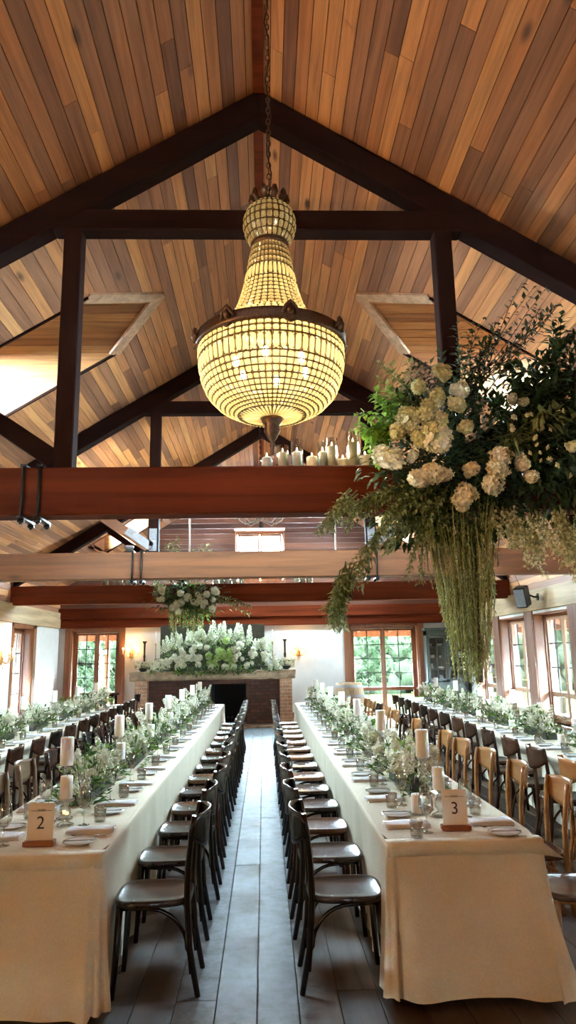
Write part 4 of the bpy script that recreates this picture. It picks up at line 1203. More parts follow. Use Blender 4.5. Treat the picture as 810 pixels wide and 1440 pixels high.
def candlestick_mesh(h):
    # faceted stacked crystal balls on a stepped foot
    p = [(0, 0), (.050, 0), (.052, .008), (.034, .016), (.018, .026)]
    z = .026; k = max(1, int((h-.06)/.062)); st = (h-.06)/k
    for i in range(k):
        p += [(.013, z+st*.04), (.030, z+st*.3), (.033, z+st*.5), (.030, z+st*.7), (.013, z+st*.96)]; z += st
    p += [(.020, z+.006), (.046, z+.020), (.050, z+.030), (.050, h), (0, h-.001)]
    return MB().lathe(p, 10, smooth=False)
CSM = {}
def candlestick(x, y, h, label, group):
    key = round(h, 2)
    if key not in CSM:
        o = CSM[key] = mk('crystal_candlestick', candlestick_mesh(h), M['glass'])
    else: o = dup(CSM[key])
    o.location = (x, y, TZ); return tag(o, label, 'candlestick', group)
def cluster(P, where, k, big=True):
    # P(along, across) -> world; three candles: one tall, one middle, one low
    w_ = ORD[k] if k < len(ORD) else 'far'
    for (a, c, hs, r, hc, nm) in ((.05, -.02, .31, .040, .165, 'tall'), (-.12, .03, .15, .036, .125, 'middle'), (-.05, -.09, .0, .036, .11, 'low')):
        x, y = P(a, c)
        zc = TZ
        if hs:
            candlestick(x, y, hs, '%s crystal candlestick, %s cluster, %s' % (nm, w_, where), 'candlesticks on ' + where); zc += hs
        else:
            d = MB().lathe([(0, 0), (.042, 0), (.050, .012), (.048, .014), (.040, .004), (0, .003)], 14, smooth=False)
            o = mk('crystal_candle_dish', d, M['glass']); o.location = (x, y, TZ); tag(o, 'small crystal dish under the low candle, %s cluster, %s' % (w_, where), 'candle dish', 'candle dishes on ' + where); zc += .0045
        pillar(x, y, zc, r, hc, '%s ivory candle, %s cluster, %s' % (nm, w_, where), 'candles on ' + where)

# ================================================================ FLOWERS ON THE TABLES
M['leaf'] = leafmat('leaf_green', [(0, (.025, .06, .014)), (.45, (.06, .13, .022)), (.8, (.13, .24, .04)), (1, (.25, .38, .08))], .35)
M['bloom'] = leafmat('bloom_white', [(0, (.52, .55, .30)), (.35, (.76, .76, .56)), (1, (.90, .88, .80))], .18, .7)
M['bloom_green'] = leafmat('bloom_lime', [(0, (.26, .40, .10)), (.5, (.42, .58, .18)), (1, (.58, .72, .32))], .35, .7)
M['trough'] = plain('trough_black', (.02, .022, .018), .4)
def floret_ball(R, n, rad_, fr, k=4, jitter=.15, lump=0):
    m = MB(); la = [Vector((R.gauss(0,1), R.gauss(0,1), R.gauss(0,1))).normalized() for _ in range(5)]; m.blob((0, 0, 0), rad_*.80, rad_*.80, rad_*.74, 9, 7, .25)
    for i in range(n):
        zz = 1-2*(i+.5)/n; a = i*2.39996
        s = math.sqrt(max(0, 1-zz*zz)); d = Vector((s*math.cos(a), s*math.sin(a), zz))
        d = (d+Vector((R.uniform(-1,1), R.uniform(-1,1), R.uniform(-1,1)))*jitter).normalized()
        q = rad_*(.86+R.uniform(-.05, .10))*(1+lump*max(d.dot(v)**5 if d.dot(v) > 0 else 0 for v in la)-lump*.3); m.petal(d*q, d+Vector((R.uniform(-.3,.3), R.uniform(-.3,.3), R.uniform(-.3,.3))), fr, R.uniform(.25, 1), k, R.uniform(0, 3))
    return m
def rose_mesh(R, rad_):
    m = MB(); m.blob((0, 0, 0), rad_*.55, rad_*.55, rad_*.6, 8, 6, .5)
    for ring_, (n, el, q) in enumerate(((3, 1.15, .55), (5, .8, .75), (6, .4, .95), (7, 0.0, 1.0))):
        for i in range(n):
            a = 2*PI*(i+ring_*.37)/n; d = Vector((math.cos(a)*math.cos(el), math.sin(a)*math.cos(el), math.sin(el)))
            m.petal(d*rad_*.35*q, d*.6+Vector((0, 0, .8)), rad_*.62*q, R.uniform(.5, 1), 3, a, .7)
    return m
def spray_mesh(R, h, n, fr, w_=.03):
    m = MB(); bx, by = R.uniform(-.04, .04), R.uniform(-.04, .04)
    P = lambda t: Vector((bx*t*t, by*t*t, h*t))
    m.tube([P(0), P(.5), P(1)], [.003, .0025, .001], 4, .1)
    for i in range(n):
        t = .38+.62*i/n; a = i*2.4; ww = w_*(1.1-.75*((t-.38)/.62))
        p = P(t)+Vector((math.cos(a)*ww, math.sin(a)*ww, 0)); m.petal(p, (math.cos(a), math.sin(a), .5), fr*(1.1-.4*t), R.uniform(.3, 1), 4, R.uniform(0, 3), .3)
    return m
def bushleaves(R, lx, ly, h, n, L, W, up=.6):
    m = MB()
    for i in range(n):
        x, y = R.uniform(-1, 1), R.uniform(-1, 1); e = max(0.0, 1-abs(x)**2.5)*max(0.0, 1-abs(y)**2.5)
        z = .03+h*e*R.uniform(.15, 1)
        d = Vector((x*1.1+R.uniform(-.6, .6), y*.5+R.uniform(-.6, .6), up*R.uniform(-.35, 1.3)))
        sc = R.uniform(.6, 1.15)
        m.leaf((x*lx, y*ly, z), d, (R.uniform(-.4, .4), R.uniform(-.4, .4), 1), L*sc, W*sc, R.random(), .2, R.uniform(-.2, .5))
    for i in range(int(n/9)):
        x, y = R.uniform(-.8, .8), R.uniform(-.8, .8)
        m.tube([(x*lx*.5, y*ly*.6, .02), (x*lx, y*ly, .05+h*R.uniform(.4, .95))], .002, 3, .2)
    return m
R = random.Random(5)
BUSH = [bushleaves(random.Random(50+i), .15, .58, .30, 330, .075, .036) for i in range(3)]
BUSHM = []
SPR = []; HYD = []; ROS = []
def shared(name, mb, mat):
    me = mk(name, mb, mat); return me
SPRAY = [spray_mesh(random.Random(70+i), .33+.04*i, 46, .020, .040) for i in range(4)]
HYDM = [floret_ball(random.Random(80+i), 46, .072, .020) for i in range(2)]
ROSM = [rose_mesh(random.Random(90+i), .038) for i in range(2)]
CACHE = {}
def part(name, key, mb, mat, parent, loc, rot=(0, 0, 0), sc=1.0):
    k = (key, mat.name)
    if k in CACHE:
        o = CACHE[k].copy(); COL.objects.link(o); o.name = name
    else: o = CACHE[k] = mk(name, mb, mat)
    o.parent = parent; o.location = loc; o.rotation_euler = rot; o.scale = (sc, sc, sc)
    return o
def centerpiece(x, y, rz, k, where, R, white=.75, n=13, hyd=5):
    t = thing('floral_centerpiece', (x, y, TZ), 'low white and green floral centrepiece, %s along %s' % (ORD[k], where), 'flower arrangement', 'floral centrepieces', rz)
    part('trough', 'trough', MB().box((-.06, -.36, .0), (.06, .36, .07)), M['trough'], t, (0, 0, 0))
    b = R.randrange(3); part('foliage', 'bush%d' % b, BUSH[b], M['leaf'], t, (0, 0, .01), (0, 0, PI*R.randrange(2)))
    for i in range(n):
        u = -1+2*(i+.5)/n; s = R.randrange(4)
        part('flower_spray', 'spray%d' % s, SPRAY[s], M['bloom'], t, (R.uniform(-.06, .06), u*.52, .05), (R.uniform(-.6, .6), R.uniform(-.6, .6), R.uniform(0, 6)), R.uniform(.55, 1.0)*(1-.25*u*u))
    for i in range(hyd):
        u = R.uniform(-.9, .9); q = R.randrange(2)
        part('hydrangea', 'hyd%d' % q, HYDM[q], M['bloom'], t, (R.choice((-1, 1))*R.uniform(.03, .12), u*.5, R.uniform(.14, .27)), (R.uniform(-.4, .4), R.uniform(-.4, .4), R.uniform(0, 6)), R.uniform(.75, 1.05))
    for i in range(10):
        q = R.randrange(2)
        part('rose', 'ros%d' % q, ROSM[q], M['bloom'], t, (R.uniform(-.15, .15), R.uniform(-.5, .5), R.uniform(.12, .28)), (R.uniform(-.6, .6), R.uniform(-.6, .6), R.uniform(0, 6)), R.uniform(.8, 1.2))
    return t
RF = random.Random(500)
for k, y in enumerate([5.42, 6.98, 8.50, 10.05, 11.55, 13.05, 14.36]):
    centerpiece(T3X+RF.uniform(-.015, .015), y, RF.uniform(-.03, .03), k, 'the number three table', RF, hyd=8 if k else 11)
    centerpiece(T2X+RF.uniform(-.015, .015), y-.08, RF.uniform(-.03, .03), k, 'the number two table', RF, hyd=3)
for k, y in enumerate([4.55, 6.16, 7.72, 9.25, 10.78, 12.32, 13.75]):
    cluster(lambda a, c, y=y: (T3X-.02+c, y+a), 'the number three table', k)
    cluster(lambda a, c, y=y: (T2X+.02+c, y+a), 'the number two table', k)
for k, al in enumerate([1.9, 3.65, 5.2, 6.75, 8.3, 9.9]):
    p = outer(1, al, 0); centerpiece(p[0], p[1], -TA, k, 'the outer table by the window posts', RF, n=12)
    p = outer(-1, al+.6, 0); centerpiece(p[0], p[1], TA, k, 'the outer table by the white corner', RF, n=11, hyd=4)
for k, al in enumerate([2.8, 4.42, 5.97, 7.5, 9.1]):
    cluster(lambda a, c, al=al: outer(1, al+a, c), 'the outer table by the window posts', k)
    cluster(lambda a, c, al=al: outer(-1, al+.6+a, c), 'the outer table by the white corner', k)

# ---- unseen uplighter on the left wall, added to brighten the right roof slope
def uplighter(y, aim, power):
    t = thing('fill_uplighter', (-WX+.0005, y, 2.15), 'added unseen bronze bowl uplighter on the side wall before the first window', 'wall light')
    mk('bowl', MB().lathe([(.02, -.10), (.07, -.08), (.11, -.02), (.12, .03), (.112, .03), (.10, -.02), (0, -.07)], 20, (.15, 0, 0)), M['bronze'], t)
    mk('bracket', MB().tube([(.0, 0, -.05), (.08, 0, -.08), (.13, 0, -.07)], .014, 8).cbox((.006, 0, -.05), (.012, .09, .16)), M['bronze'], t)
    src = Vector((-WX+.15, y, 2.15+.06)); d = (Vector(aim)-src).normalized()
    o = lamp('fill_uplight', 'SPOT', (.15, 0, .06), power, (1.0, .58, .26), .06, d.to_track_quat('-Z', 'Y').to_euler(), parent=t)
    o.data.spot_size = rad(78); o.data.spot_blend = .7
uplighter(1.6, (2.6, 4.2, 5.6), 700)

def beam_flood(s, lab):  # floodlights assumed from the pale greenish light on the far ceiling boards
    t = thing('beam_floodlight', (s*2.12, 11.27, 3.321), lab, 'floodlight', None)
    mk('base', MB().cbox((0, 0, .012), (.16, .12, .024), .5, None, .004), M['iron'], t)
    mk('head', MB().lathe([(.05, .03), (.075, .10), (.075, .12), (.065, .12), (.05, .07), (0, .06)], 16), M['steel'], t)
    d = Vector((-s*1.1, 1.6, 3.2)).normalized()
    o = lamp('floodlight_beam', 'SPOT', (0, 0, .14), 1300, (.93, 1.0, .80), .05, d.to_track_quat('-Z', 'Y').to_euler(), parent=t)
    o.data.spot_size = rad(130); o.data.spot_blend = .8
beam_flood(-1, 'assumed small floodlight standing on the middle tie beam beside the steel gusset plate'); beam_flood(1, 'assumed small floodlight standing on the middle tie beam behind the trailing leaves')

# ================================================================ HANGING FLOWERS ON THE TRUSSES
M['leaf_dark'] = leafmat('leaf_dark', [(0, (.012, .030, .010)), (.6, (.028, .060, .018)), (1, (.06, .11, .035))], .25, .4)
M['leaf_purple'] = leafmat('leaf_bronze', [(0, (.025, .022, .012)), (.6, (.045, .050, .022)), (1, (.07, .085, .035))], .25, .4)
M['leaf_lime'] = leafmat('leaf_lime', [(0, (.12, .24, .03)), (.6, (.22, .40, .06)), (1, (.34, .52, .12))], .45, .4)
M['leaf_olive'] = leafmat('leaf_olive', [(0, (.12, .15, .045)), (.6, (.22, .26, .09)), (1, (.42, .46, .23))], .35, .5)
M['vine'] = leafmat('vine_strands', [(0, (.20, .21, .06)), (.5, (.40, .40, .13)), (1, (.58, .57, .25))], .3, .6)
M['cream'] = leafmat('bloom_cream', [(0, (.66, .54, .32)), (.4, (.84, .74, .52)), (1, (.92, .87, .72))], .3, .7)
M['yellow'] = leafmat('bloom_yellow', [(0, (.62, .56, .24)), (.4, (.80, .75, .42)), (1, (.90, .87, .62))], .3, .7)
def branch(mb, R, p, d, L, n, ll, lw, droop=.2, spread=.6, thick=.006):
    p = Vector(p); d = Vector(d).normalized(); pts = [p.copy()]; q = p.copy(); st = L/8
    for i in range(8):
        d = (d+Vector((R.uniform(-.12,.12), R.uniform(-.12,.12), R.uniform(-.12,.12)-droop/8*2))).normalized()
        q = q+d*st; pts.append(q.copy())
    mb.tube(pts, [thick*(1-.8*i/8) for i in range(9)], 4, .05)
    for i in range(n):
        t = .12+.88*(i+.5)/n; f = t*8; k = min(7, int(f)); c = pts[k].lerp(pts[k+1], f-k); ax = (pts[k+1]-pts[k]).normalized()
        s = ax.orthogonal(); s.rotate(Matrix.Rotation(i*2.4+R.uniform(-.5,.5), 3, ax))
        ld = ax*R.uniform(.3, .9)+s*R.uniform(.6, 1.0)+Vector((0,0,-.25))
        mb.leaf(c+s*.004, ld, (R.uniform(-.3,.3), R.uniform(-.6,0), 1), ll*R.uniform(.65, 1.15), lw*R.uniform(.7, 1.15), R.random(), .2, R.uniform(0, .5))
    return pts
def install():
    ox, oy, oz = 1.735, 5.80, 3.35
    t = thing('hanging_floral_installation', (ox, oy, oz), 'huge floral cloud of dark foliage, hydrangeas and hanging vines on the nearest truss', 'flower arrangement')
    R = random.Random(404)
    L = lambda x, y, z: (x-ox, y-oy, z-oz)
    def br(n, mat, base, tip, jb, jt, nl, ll, lw, droop=.15, per=3, name='leafy_branch'):
        # groups of branches from near base to near tip
        for g in range(n):
            mb = MB()
            for q in range(per):
                b = Vector(base)+Vector((R.uniform(-jb, jb), R.uniform(-jb, jb)*.5, R.uniform(-jb, jb)))
                e = Vector(tip)+Vector((R.uniform(-jt, jt), R.uniform(-jt, jt)*.7, R.uniform(-jt, jt)))
                d = e-b; branch(mb, R, L(*b), d, d.length, nl, ll, lw, droop)
            mk(name, mb, M[mat], t)
    Y = 5.58
    # core mass of dark leaves in front of and round the post and beam
    for (c, s, n) in (((1.75, 5.75, 3.35), (.70, .24, .56), 1300), ((2.35, 5.70, 3.40), (.70, .26, .62), 1500), ((1.35, 5.66, 3.25), (.50, .18, .45), 800), ((2.80, 5.75, 3.60), (.60, .28, .70), 1300), ((1.55, 5.68, 2.82), (.62, .18, .26), 700)):
        mb = MB()
        for i in range(n):
            v = Vector((R.gauss(0, .5), R.gauss(0, .5), R.gauss(0, .5)))
            if v.length > 1.1: v = v.normalized()*1.1
            p = Vector(c)+Vector((v.x*s[0], v.y*s[1], v.z*s[2]))
            d = v+Vector((R.uniform(-.6,.6), R.uniform(-.9,.2), R.uniform(-.7,.5)))
            mb.leaf(L(*p), d, (R.uniform(-.4,.4), -.5, 1), R.uniform(.07, .13), R.uniform(.03, .055), R.random(), .2, .3)
        mk('foliage', mb, M['leaf_dark'], t)
    br(3, 'leaf_purple', (1.80, 5.72, 3.85), (2.36, 5.58, 4.66), .10, .10, 30, .075, .036, .05, 3)
    br(2, 'leaf_purple', (1.70, 5.72, 3.75), (1.98, 5.6, 4.45), .10, .12, 30, .075, .036, .05, 3)
    br(3, 'leaf_dark', (1.72, 5.72, 3.60), (1.72, 5.6, 4.30), .14, .16, 34, .085, .042, .05, 3)
    br(2, 'leaf_purple', (1.60, 5.70, 3.75), (1.38, 5.6, 4.13), .10, .08, 20, .08, .04, .2, 2)
    br(3, 'leaf_olive', (1.45, 5.66, 3.55), (1.08, 5.55, 3.98), .12, .12, 30, .07, .034, .1, 3)
    br(3, 'leaf_dark', (1.45, 5.62, 3.50), (1.20, 5.5, 3.85), .12, .14, 26, .08, .04, .1, 3)
    br(3, 'leaf_lime', (1.20, 5.60, 3.48), (.84, 5.52, 3.62), .08, .09, 26, .085, .055, .3, 3)
    br(2, 'leaf_lime', (1.15, 5.60, 3.52), (1.02, 5.52, 3.80), .08, .08, 24, .075, .05, .3, 3)
    br(2, 'leaf_lime', (.98, 5.56, 3.55), (.92, 5.52, 3.28), .06, .08, 24, .085, .055, .2, 3)
    br(4, 'leaf_dark', (2.45, 5.70, 3.75), (2.64, 5.55, 4.44), .14, .10, 34, .12, .05, .05, 2)
    br(4, 'leaf_dark', (2.15, 5.66, 3.55), (2.25, 5.52, 4.02), .20, .20, 26, .14, .06, .2, 3)
    br(5, 'leaf_dark', (2.25, 5.62, 3.40), (2.90, 5.48, 3.75), .22, .30, 26, .15, .06, .3, 3)
    br(4, 'leaf_dark', (2.25, 5.60, 3.30), (2.75, 5.48, 3.10), .25, .25, 26, .13, .055, .4, 3)
    br(3, 'leaf_olive', (2.05, 5.60, 3.50), (2.20, 5.45, 3.55), .20, .25, 20, .15, .055, .3, 3)
    # small-leaved trailers to the left, in front of the tie beam
    br(5, 'leaf_olive', (1.45, 5.58, 2.98), (.98, 5.50, 2.78), .16, .20, 54, .055, .028, .3, 4, 'trailing_branch')
    br(3, 'leaf_olive', (1.20, 5.56, 2.98), (.62, 5.48, 2.92), .07, .07, 58, .055, .028, .25, 3, 'trailing_branch')
    br(2, 'leaf_olive', (.72, 5.50, 2.95), (.42, 5.46, 2.70), .05, .05, 30, .055, .028, .35, 3, 'trailing_branch')
    br(2, 'leaf_olive', (1.02, 5.52, 2.75), (.60, 5.46, 2.28), .05, .04, 34, .06, .03, .2, 3, 'trailing_branch')
    br(3, 'leaf_olive', (.64, 5.48, 2.34), (.50, 5.45, 1.95), .08, .08, 52, .065, .03, .2, 3, 'trailing_branch')
    br(2, 'leaf_olive', (1.28, 5.55, 2.72), (1.17, 5.5, 2.25), .04, .03, 30, .05, .026, .1, 2, 'trailing_branch')
    # pale sprays hanging at the right
    for g in range(18):
        mb = MB(); x = R.uniform(1.98, 2.52); 
        for q in range(3):
            z0 = R.uniform(2.68, 2.85); z1 = z0-R.uniform(.22, .50)*(1 if x > 2.15 else .6); xx = x+R.uniform(-.08, .08)
            pts = branch(mb, R, L(xx-.05, 5.56, z0), (R.uniform(-.1, .35), -.1, -1), z0-z1, 26, .045, .026, .1)
            for p in pts[2:]:
                for _ in range(2): mb.petal(p+Vector((R.uniform(-.03,.03), R.uniform(-.03,.03), R.uniform(-.03,.03))), (R.uniform(-1,1), -1, R.uniform(-.5,.5)), .012, R.uniform(.75, 1), 4)
        mk('cream_spray', mb, M['vine_pale'], t)
    # the curtain of hanging strands
    N_ = 100
    for k in range(N_):
        u = k/(N_-1); x0 = 1.26+.66*u+R.uniform(-.02, .02); y0 = 5.60+R.uniform(-.12, .12); z0 = 2.86+R.uniform(-.08, .12)
        # shortest at the left edge, longest over the middle right
        reach = 1.44 if .22 < u < .86 else 1.44+ (.9*(.22-u)/.22 if u <= .22 else .75*(u-.86)/.14)
        z1 = reach+abs(R.gauss(0, .16)); x1 = 1.62+(x0-1.62)*(.50+.45*max(0, (z1-1.44)/1.4))+R.uniform(-.03, .03)
        mb = MB(); pts = []; n = 14; a = R.uniform(0, 6)
        for i in range(n+1):
            f = i/n; pts.append(Vector(L(x0+(x1-x0)*f**.8+.010*math.sin(a+f*9), y0+.010*math.cos(a+f*8), z0+(z1-z0)*f)))
        mb.tube(pts, [.0045]*n+[.002], 3, R.random()*.5)
        m_ = int((z0-z1)/.016)
        for i in range(m_):
            f = (i+R.random())/m_*n; q = min(n-1, int(f)); p = pts[q].lerp(pts[q+1], f-q); an = i*2.4+R.uniform(-.4,.4)
            mb.leaf(p, (math.cos(an), math.sin(an), -R.uniform(.5, 1.6)), (0, -.3, 1), R.uniform(.022, .040), R.uniform(.007, .012), R.random(), .2, .2)
        mk('hanging_vine', mb, M['vine'], t)
    mk('vine_stem', MB().tube([L(1.68, 5.68, 2.9), L(1.70, 5.68, 2.2), L(1.69, 5.68, 1.46)], [.05, .045, .03], 8), M['bark'], t)
    # blossoms
    hm = [floret_ball(random.Random(800+i), 70, .085, .034, 4, .35, .45) for i in range(4)]
    for i, (x, z, r) in enumerate(HY):
        mat = 'cream' if i in (3, 4, 5, 6, 7, 8, 9, 10, 24, 25, 27) else 'yellow' if i in (2, 12, 13, 14, 15, 16, 17, 18, 19, 20, 21, 22, 23, 26) else 'bloom'
        o = part('hydrangea', 'bighyd%d' % (i % 4), hm[i % 4], M[mat], t, L(x, 5.42-(.03 if r > .07 else 0), z), (R.uniform(-.5,.5), R.uniform(-.5,.5), R.uniform(0, 6)), r/.088)
        o.scale = (o.scale[0]*R.uniform(.85, 1.3), o.scale[1]*.95, o.scale[2]*R.uniform(.75, 1.05))
        an = R.uniform(0, 6.28); o = part('hydrangea', 'bighyd%d' % (3-i % 4), hm[3-i % 4], M[mat], t, L(x+math.cos(an)*r*.75, 5.46, z+math.sin(an)*r*.6), (R.uniform(-.5,.5), R.uniform(-.5,.5), R.uniform(0, 6)), r/.088*R.uniform(.55, .8))
    for i in range(22):
        x, z = R.uniform(1.95, 2.45), R.uniform(3.05, 3.65)
        part('small_blossom', 'ros%d' % (i % 2), ROSM[i % 2], M['bloom'], t, L(x, 5.40, z), (1.2, 0, R.uniform(0, 6)), R.uniform(.45, .8))
HY=[(1.00,3.21,0.101), (1.41,3.34,0.106), (1.35,3.44,0.078), (1.22,3.04,0.084), (1.32,3.08,0.084), (1.42,3.07,0.073), (1.90,3.21,0.078), (1.86,3.11,0.084), (1.81,2.99,0.078), (1.60,2.91,0.078), (1.56,2.87,0.067), (1.63,3.79,0.062), (1.64,3.47,0.062), (1.48,3.94,0.062), (1.28,3.81,0.056), (1.43,3.73,0.062), (1.57,3.67,0.067), (1.19,3.49,0.067), (1.09,3.44,0.067), (1.17,3.58,0.062), (1.31,3.57,0.073), (1.35,3.64,0.067), (1.43,3.53,0.067), (1.26,3.40,0.062), (2.08,3.16,0.062), (2.14,3.05,0.056), (2.50,3.30,0.050), (1.66,3.12,0.050), (1.20,3.24,0.045), (2.04,3.71,0.039), (2.14,3.68,0.034)]
M['vine_pale'] = leafmat('vine_pale', [(0, (.26, .29, .11)), (.5, (.52, .53, .25)), (.75, (.74, .70, .44)), (1, (.86, .82, .6))], .35, .6)
install()

def rear_install():
    ox, oy, oz = -1.735, 16.15, 3.35
    t = thing('hanging_floral_installation', (ox, oy, oz), 'smaller hanging cloud of greenery and white blooms on the furthest truss', 'flower arrangement')
    R = random.Random(606); L = lambda x, y, z: (x-ox, y-oy, z-oz)
    for (c, s, n, mat) in (((-1.70, 16.0, 3.05), (.62, .25, .34), 420, 'leaf_dark'), ((-1.75, 16.0, 2.95), (.60, .25, .34), 380, 'leaf'), ((-1.45, 15.95, 2.72), (.40, .2, .25), 200, 'leaf')):
        mb = MB()
        for i in range(n):
            v = Vector((R.gauss(0, .5), R.gauss(0, .5), R.gauss(0, .5))); p = Vector(c)+Vector((v.x*s[0], v.y*s[1], v.z*s[2]))
            mb.leaf(L(*p), v+Vector((R.uniform(-.6,.6), -.4, R.uniform(-.7,.4))), (0, -.5, 1), R.uniform(.08, .15), R.uniform(.04, .065), R.random(), .2, .3)
        mk('foliage', mb, M[mat], t)
    for (b, e, n, mat) in (((-1.75, 16.1, 3.4), (-2.05, 16.0, 4.35), 4, 'leaf_olive'), ((-1.7, 16.1, 3.4), (-1.30, 16.0, 4.15), 4, 'leaf_olive'), ((-1.8, 16.1, 3.4), (-1.7, 16, 3.95), 4, 'leaf'), ((-1.2, 16, 3.0), (-.35, 15.9, 2.78), 3, 'leaf_olive'), ((-2.1, 16, 3.1), (-2.55, 15.95, 3.22), 3, 'leaf_olive')):
        mb = MB()
        for q in range(n): 
            bb = Vector(b)+Vector((R.uniform(-.1,.1), 0, R.uniform(-.1,.1))); ee = Vector(e)+Vector((R.uniform(-.16,.16), 0, R.uniform(-.14,.14)))
            branch(mb, R, L(*bb), ee-bb, (ee-bb).length, 34, .09, .045, .1, thick=.009)
        mk('leafy_branch', mb, M[mat], t)
    for k in range(26):
        x0 = R.uniform(-2.1, -1.3); z0 = 2.9; z1 = R.uniform(2.02, 2.45); mb = MB(); y0 = 16+R.uniform(-.12, .12)
        mb.tube([L(x0, y0, z0), L(x0+.02, y0, (z0+z1)/2), L(x0*.9-.17, y0, z1)], .006, 3, .3)
        for i in range(26):
            f = i/26; mb.leaf(L(x0+(x0*-.1-.17)*f*f, y0, z0+(z1-z0)*f), (math.cos(i*2.4), math.sin(i*2.4), -1), (0,-.3,1), .06, .02, R.random())
        mk('hanging_vine', mb, M['vine'], t)
    for i in range(24):
        x = -1.70+R.gauss(0, .38); z = 2.98+R.gauss(0, .17)
        part('hydrangea', 'hyd%d' % (i % 2), HYDM[i % 2], M['bloom'], t, L(x, 15.78, z), (R.uniform(-.5,.5), 0, R.uniform(0, 6)), R.uniform(.8, 1.35))
    for i in range(6): part('hydrangea', 'hyd%d' % (i % 2), HYDM[i % 2], M['yellow'], t, L(-1.6+R.uniform(-.35,.35), 15.9, 3.65+R.uniform(-.1,.3)), (0, 0, i), 1.0)
rear_install()

# ================================================================ FIREPLACE
def brickmat(name, c1, c2, mort, sc):
    m, nt, out = newmat(name); b = principled(nt, out)
    tc = N(nt, 'ShaderNodeTexCoord'); mp = N(nt, 'ShaderNodeMapping'); mp.inputs['Rotation'].default_value = (rad(90), 0, 0)
    br = N(nt, 'ShaderNodeTexBrick'); br.inputs['Color1'].default_value = (*c1, 1); br.inputs['Color2'].default_value = (*c2, 1); br.inputs['Mortar'].default_value = (*mort, 1)
    br.inputs['Scale'].default_value = sc; br.inputs['Mortar Size'].default_value = .015; br.inputs['Brick Width'].default_value = .5; br.inputs['Row Height'].default_value = .18
    nt.links.new(tc.outputs['Object'], mp.inputs[0]); nt.links.new(mp.outputs[0], br.inputs['Vector'])
    nz = N(nt, 'ShaderNodeTexNoise', i_Scale=12.0, i_Detail=5.0); nt.links.new(tc.outputs['Object'], nz.inputs['Vector'])
    g = ramp(nt, [(.3, (.7, .7, .7)), (.7, (1.15, 1.15, 1.15))]); nt.links.new(nz.outputs['Fac'], g.inputs[0])
    nt.links.new(mixc(nt, br.outputs['Color'], g.outputs[0], 1.0, 'MULTIPLY'), b.inputs['Base Color']); b.inputs['Roughness'].default_value = .9
    bp = N(nt, 'ShaderNodeBump', i_Strength=.5, i_Distance=.01); nt.links.new(br.outputs['Fac'], bp.inputs['Height']); bp.invert = True; nt.links.new(bp.outputs[0], b.inputs['Normal'])
    return m
M['brick'] = brickmat('pale_brick', (.50, .27, .15), (.38, .19, .10), (.52, .44, .34), 2.2)
M['brick_dark'] = brickmat('sooty_brick', (.10, .035, .02), (.06, .022, .014), (.03, .02, .016), 2.2)
M['soot'] = plain('soot_black', (.010, .009, .009), .85)
M['stone'] = plain('hewn_mantel', (.30, .21, .13), .8, noise=.4, scale=7, bump=.5)
def fireplace():
    t = thing('fireplace', (-1.25, 17.8, 0), 'wide brick fireplace with a rough-hewn mantel at the end of the aisle', 'fireplace')
    X = lambda x: x+1.25
    for a, b in ((-3.14, -2.83), (.38, .68)): mk('brick_pier', MB().box((X(a), .02, 0), (X(b), 2.45, 1.13)), M['brick'], t)
    w = MB(); w.box((X(-2.83), .25, 0), (X(-1.32), .55, 1.13)); w.box((X(-.44), .25, 0), (X(.38), .55, 1.13)); w.box((X(-1.32), .25, 1.02), (X(-.44), .55, 1.13)); mk('brick_front', w, M['brick_dark'], t)
    f = MB(); f.box((X(-1.36), .5, 0), (X(-1.30), 1.5, 1.1)); f.box((X(-.46), .5, 0), (X(-.40), 1.5, 1.1)); f.box((X(-1.36), 1.5, 0), (X(-.40), 1.56, 1.1)); f.box((X(-1.36), .5, 1.1), (X(-.40), 1.56, 1.16)); mk('firebox', f, M['soot'], t)
    h = MB().cbox((X(-1.23), .12, .03), (3.9, .62, .06), .5, None, .012); mk('hearth', h, M['stone'], t)
    m_ = MB(); n = 20; vs = []; R = random.Random(9)
    for i in range(n+1):
        x = X(-3.26)+4.02*i/n; e = 0 if 0 < i < n else .04
        prof = [(-.02, 1.135), (-.06+e, 1.18), (-.07+e, 1.28), (-.03, 1.345), (.75, 1.345), (.75, 1.135)]
        vs += [(x+R.uniform(-.01,.01), y+R.uniform(-.014,.014), z+R.uniform(-.010,.006)) for y, z in prof]
    fs = [(i*6+j, (i+1)*6+j, (i+1)*6+(j+1) % 6, i*6+(j+1) % 6) for i in range(n) for j in range(6)]
    fs += [tuple(range(5, -1, -1)), tuple(n*6+j for j in range(6))]
    m_.add(vs, fs); mk('mantel_shelf', m_, M['stone'], t)
    c = MB().box((X(-2.66), .9, 1.34), (X(.02), 2.45, 2.50)); mk('chimney_breast', c, M['breast'], t)
    g = MB()
    for k in range(6): g.tube([(X(-1.15)+.11*k, .62, .18), (X(-1.15)+.11*k, 1.0, .18)], .012, 6)
    for xx in (-1.17, -.58):
        g.tube([(X(xx), .6, .066), (X(xx), .6, .40)], .015, 6); g.tube([(X(xx), .98, .066), (X(xx), .98, .2)], .012, 6)
    g.tube([(X(-1.2), .62, .17), (X(-.55), .62, .17)], .012, 6); mk('grate', g, M['iron'], t)
M['breast'] = plain('chimney_timber', (.05, .045, .03), .7, noise=.3)
fireplace()
MZ = 1.352
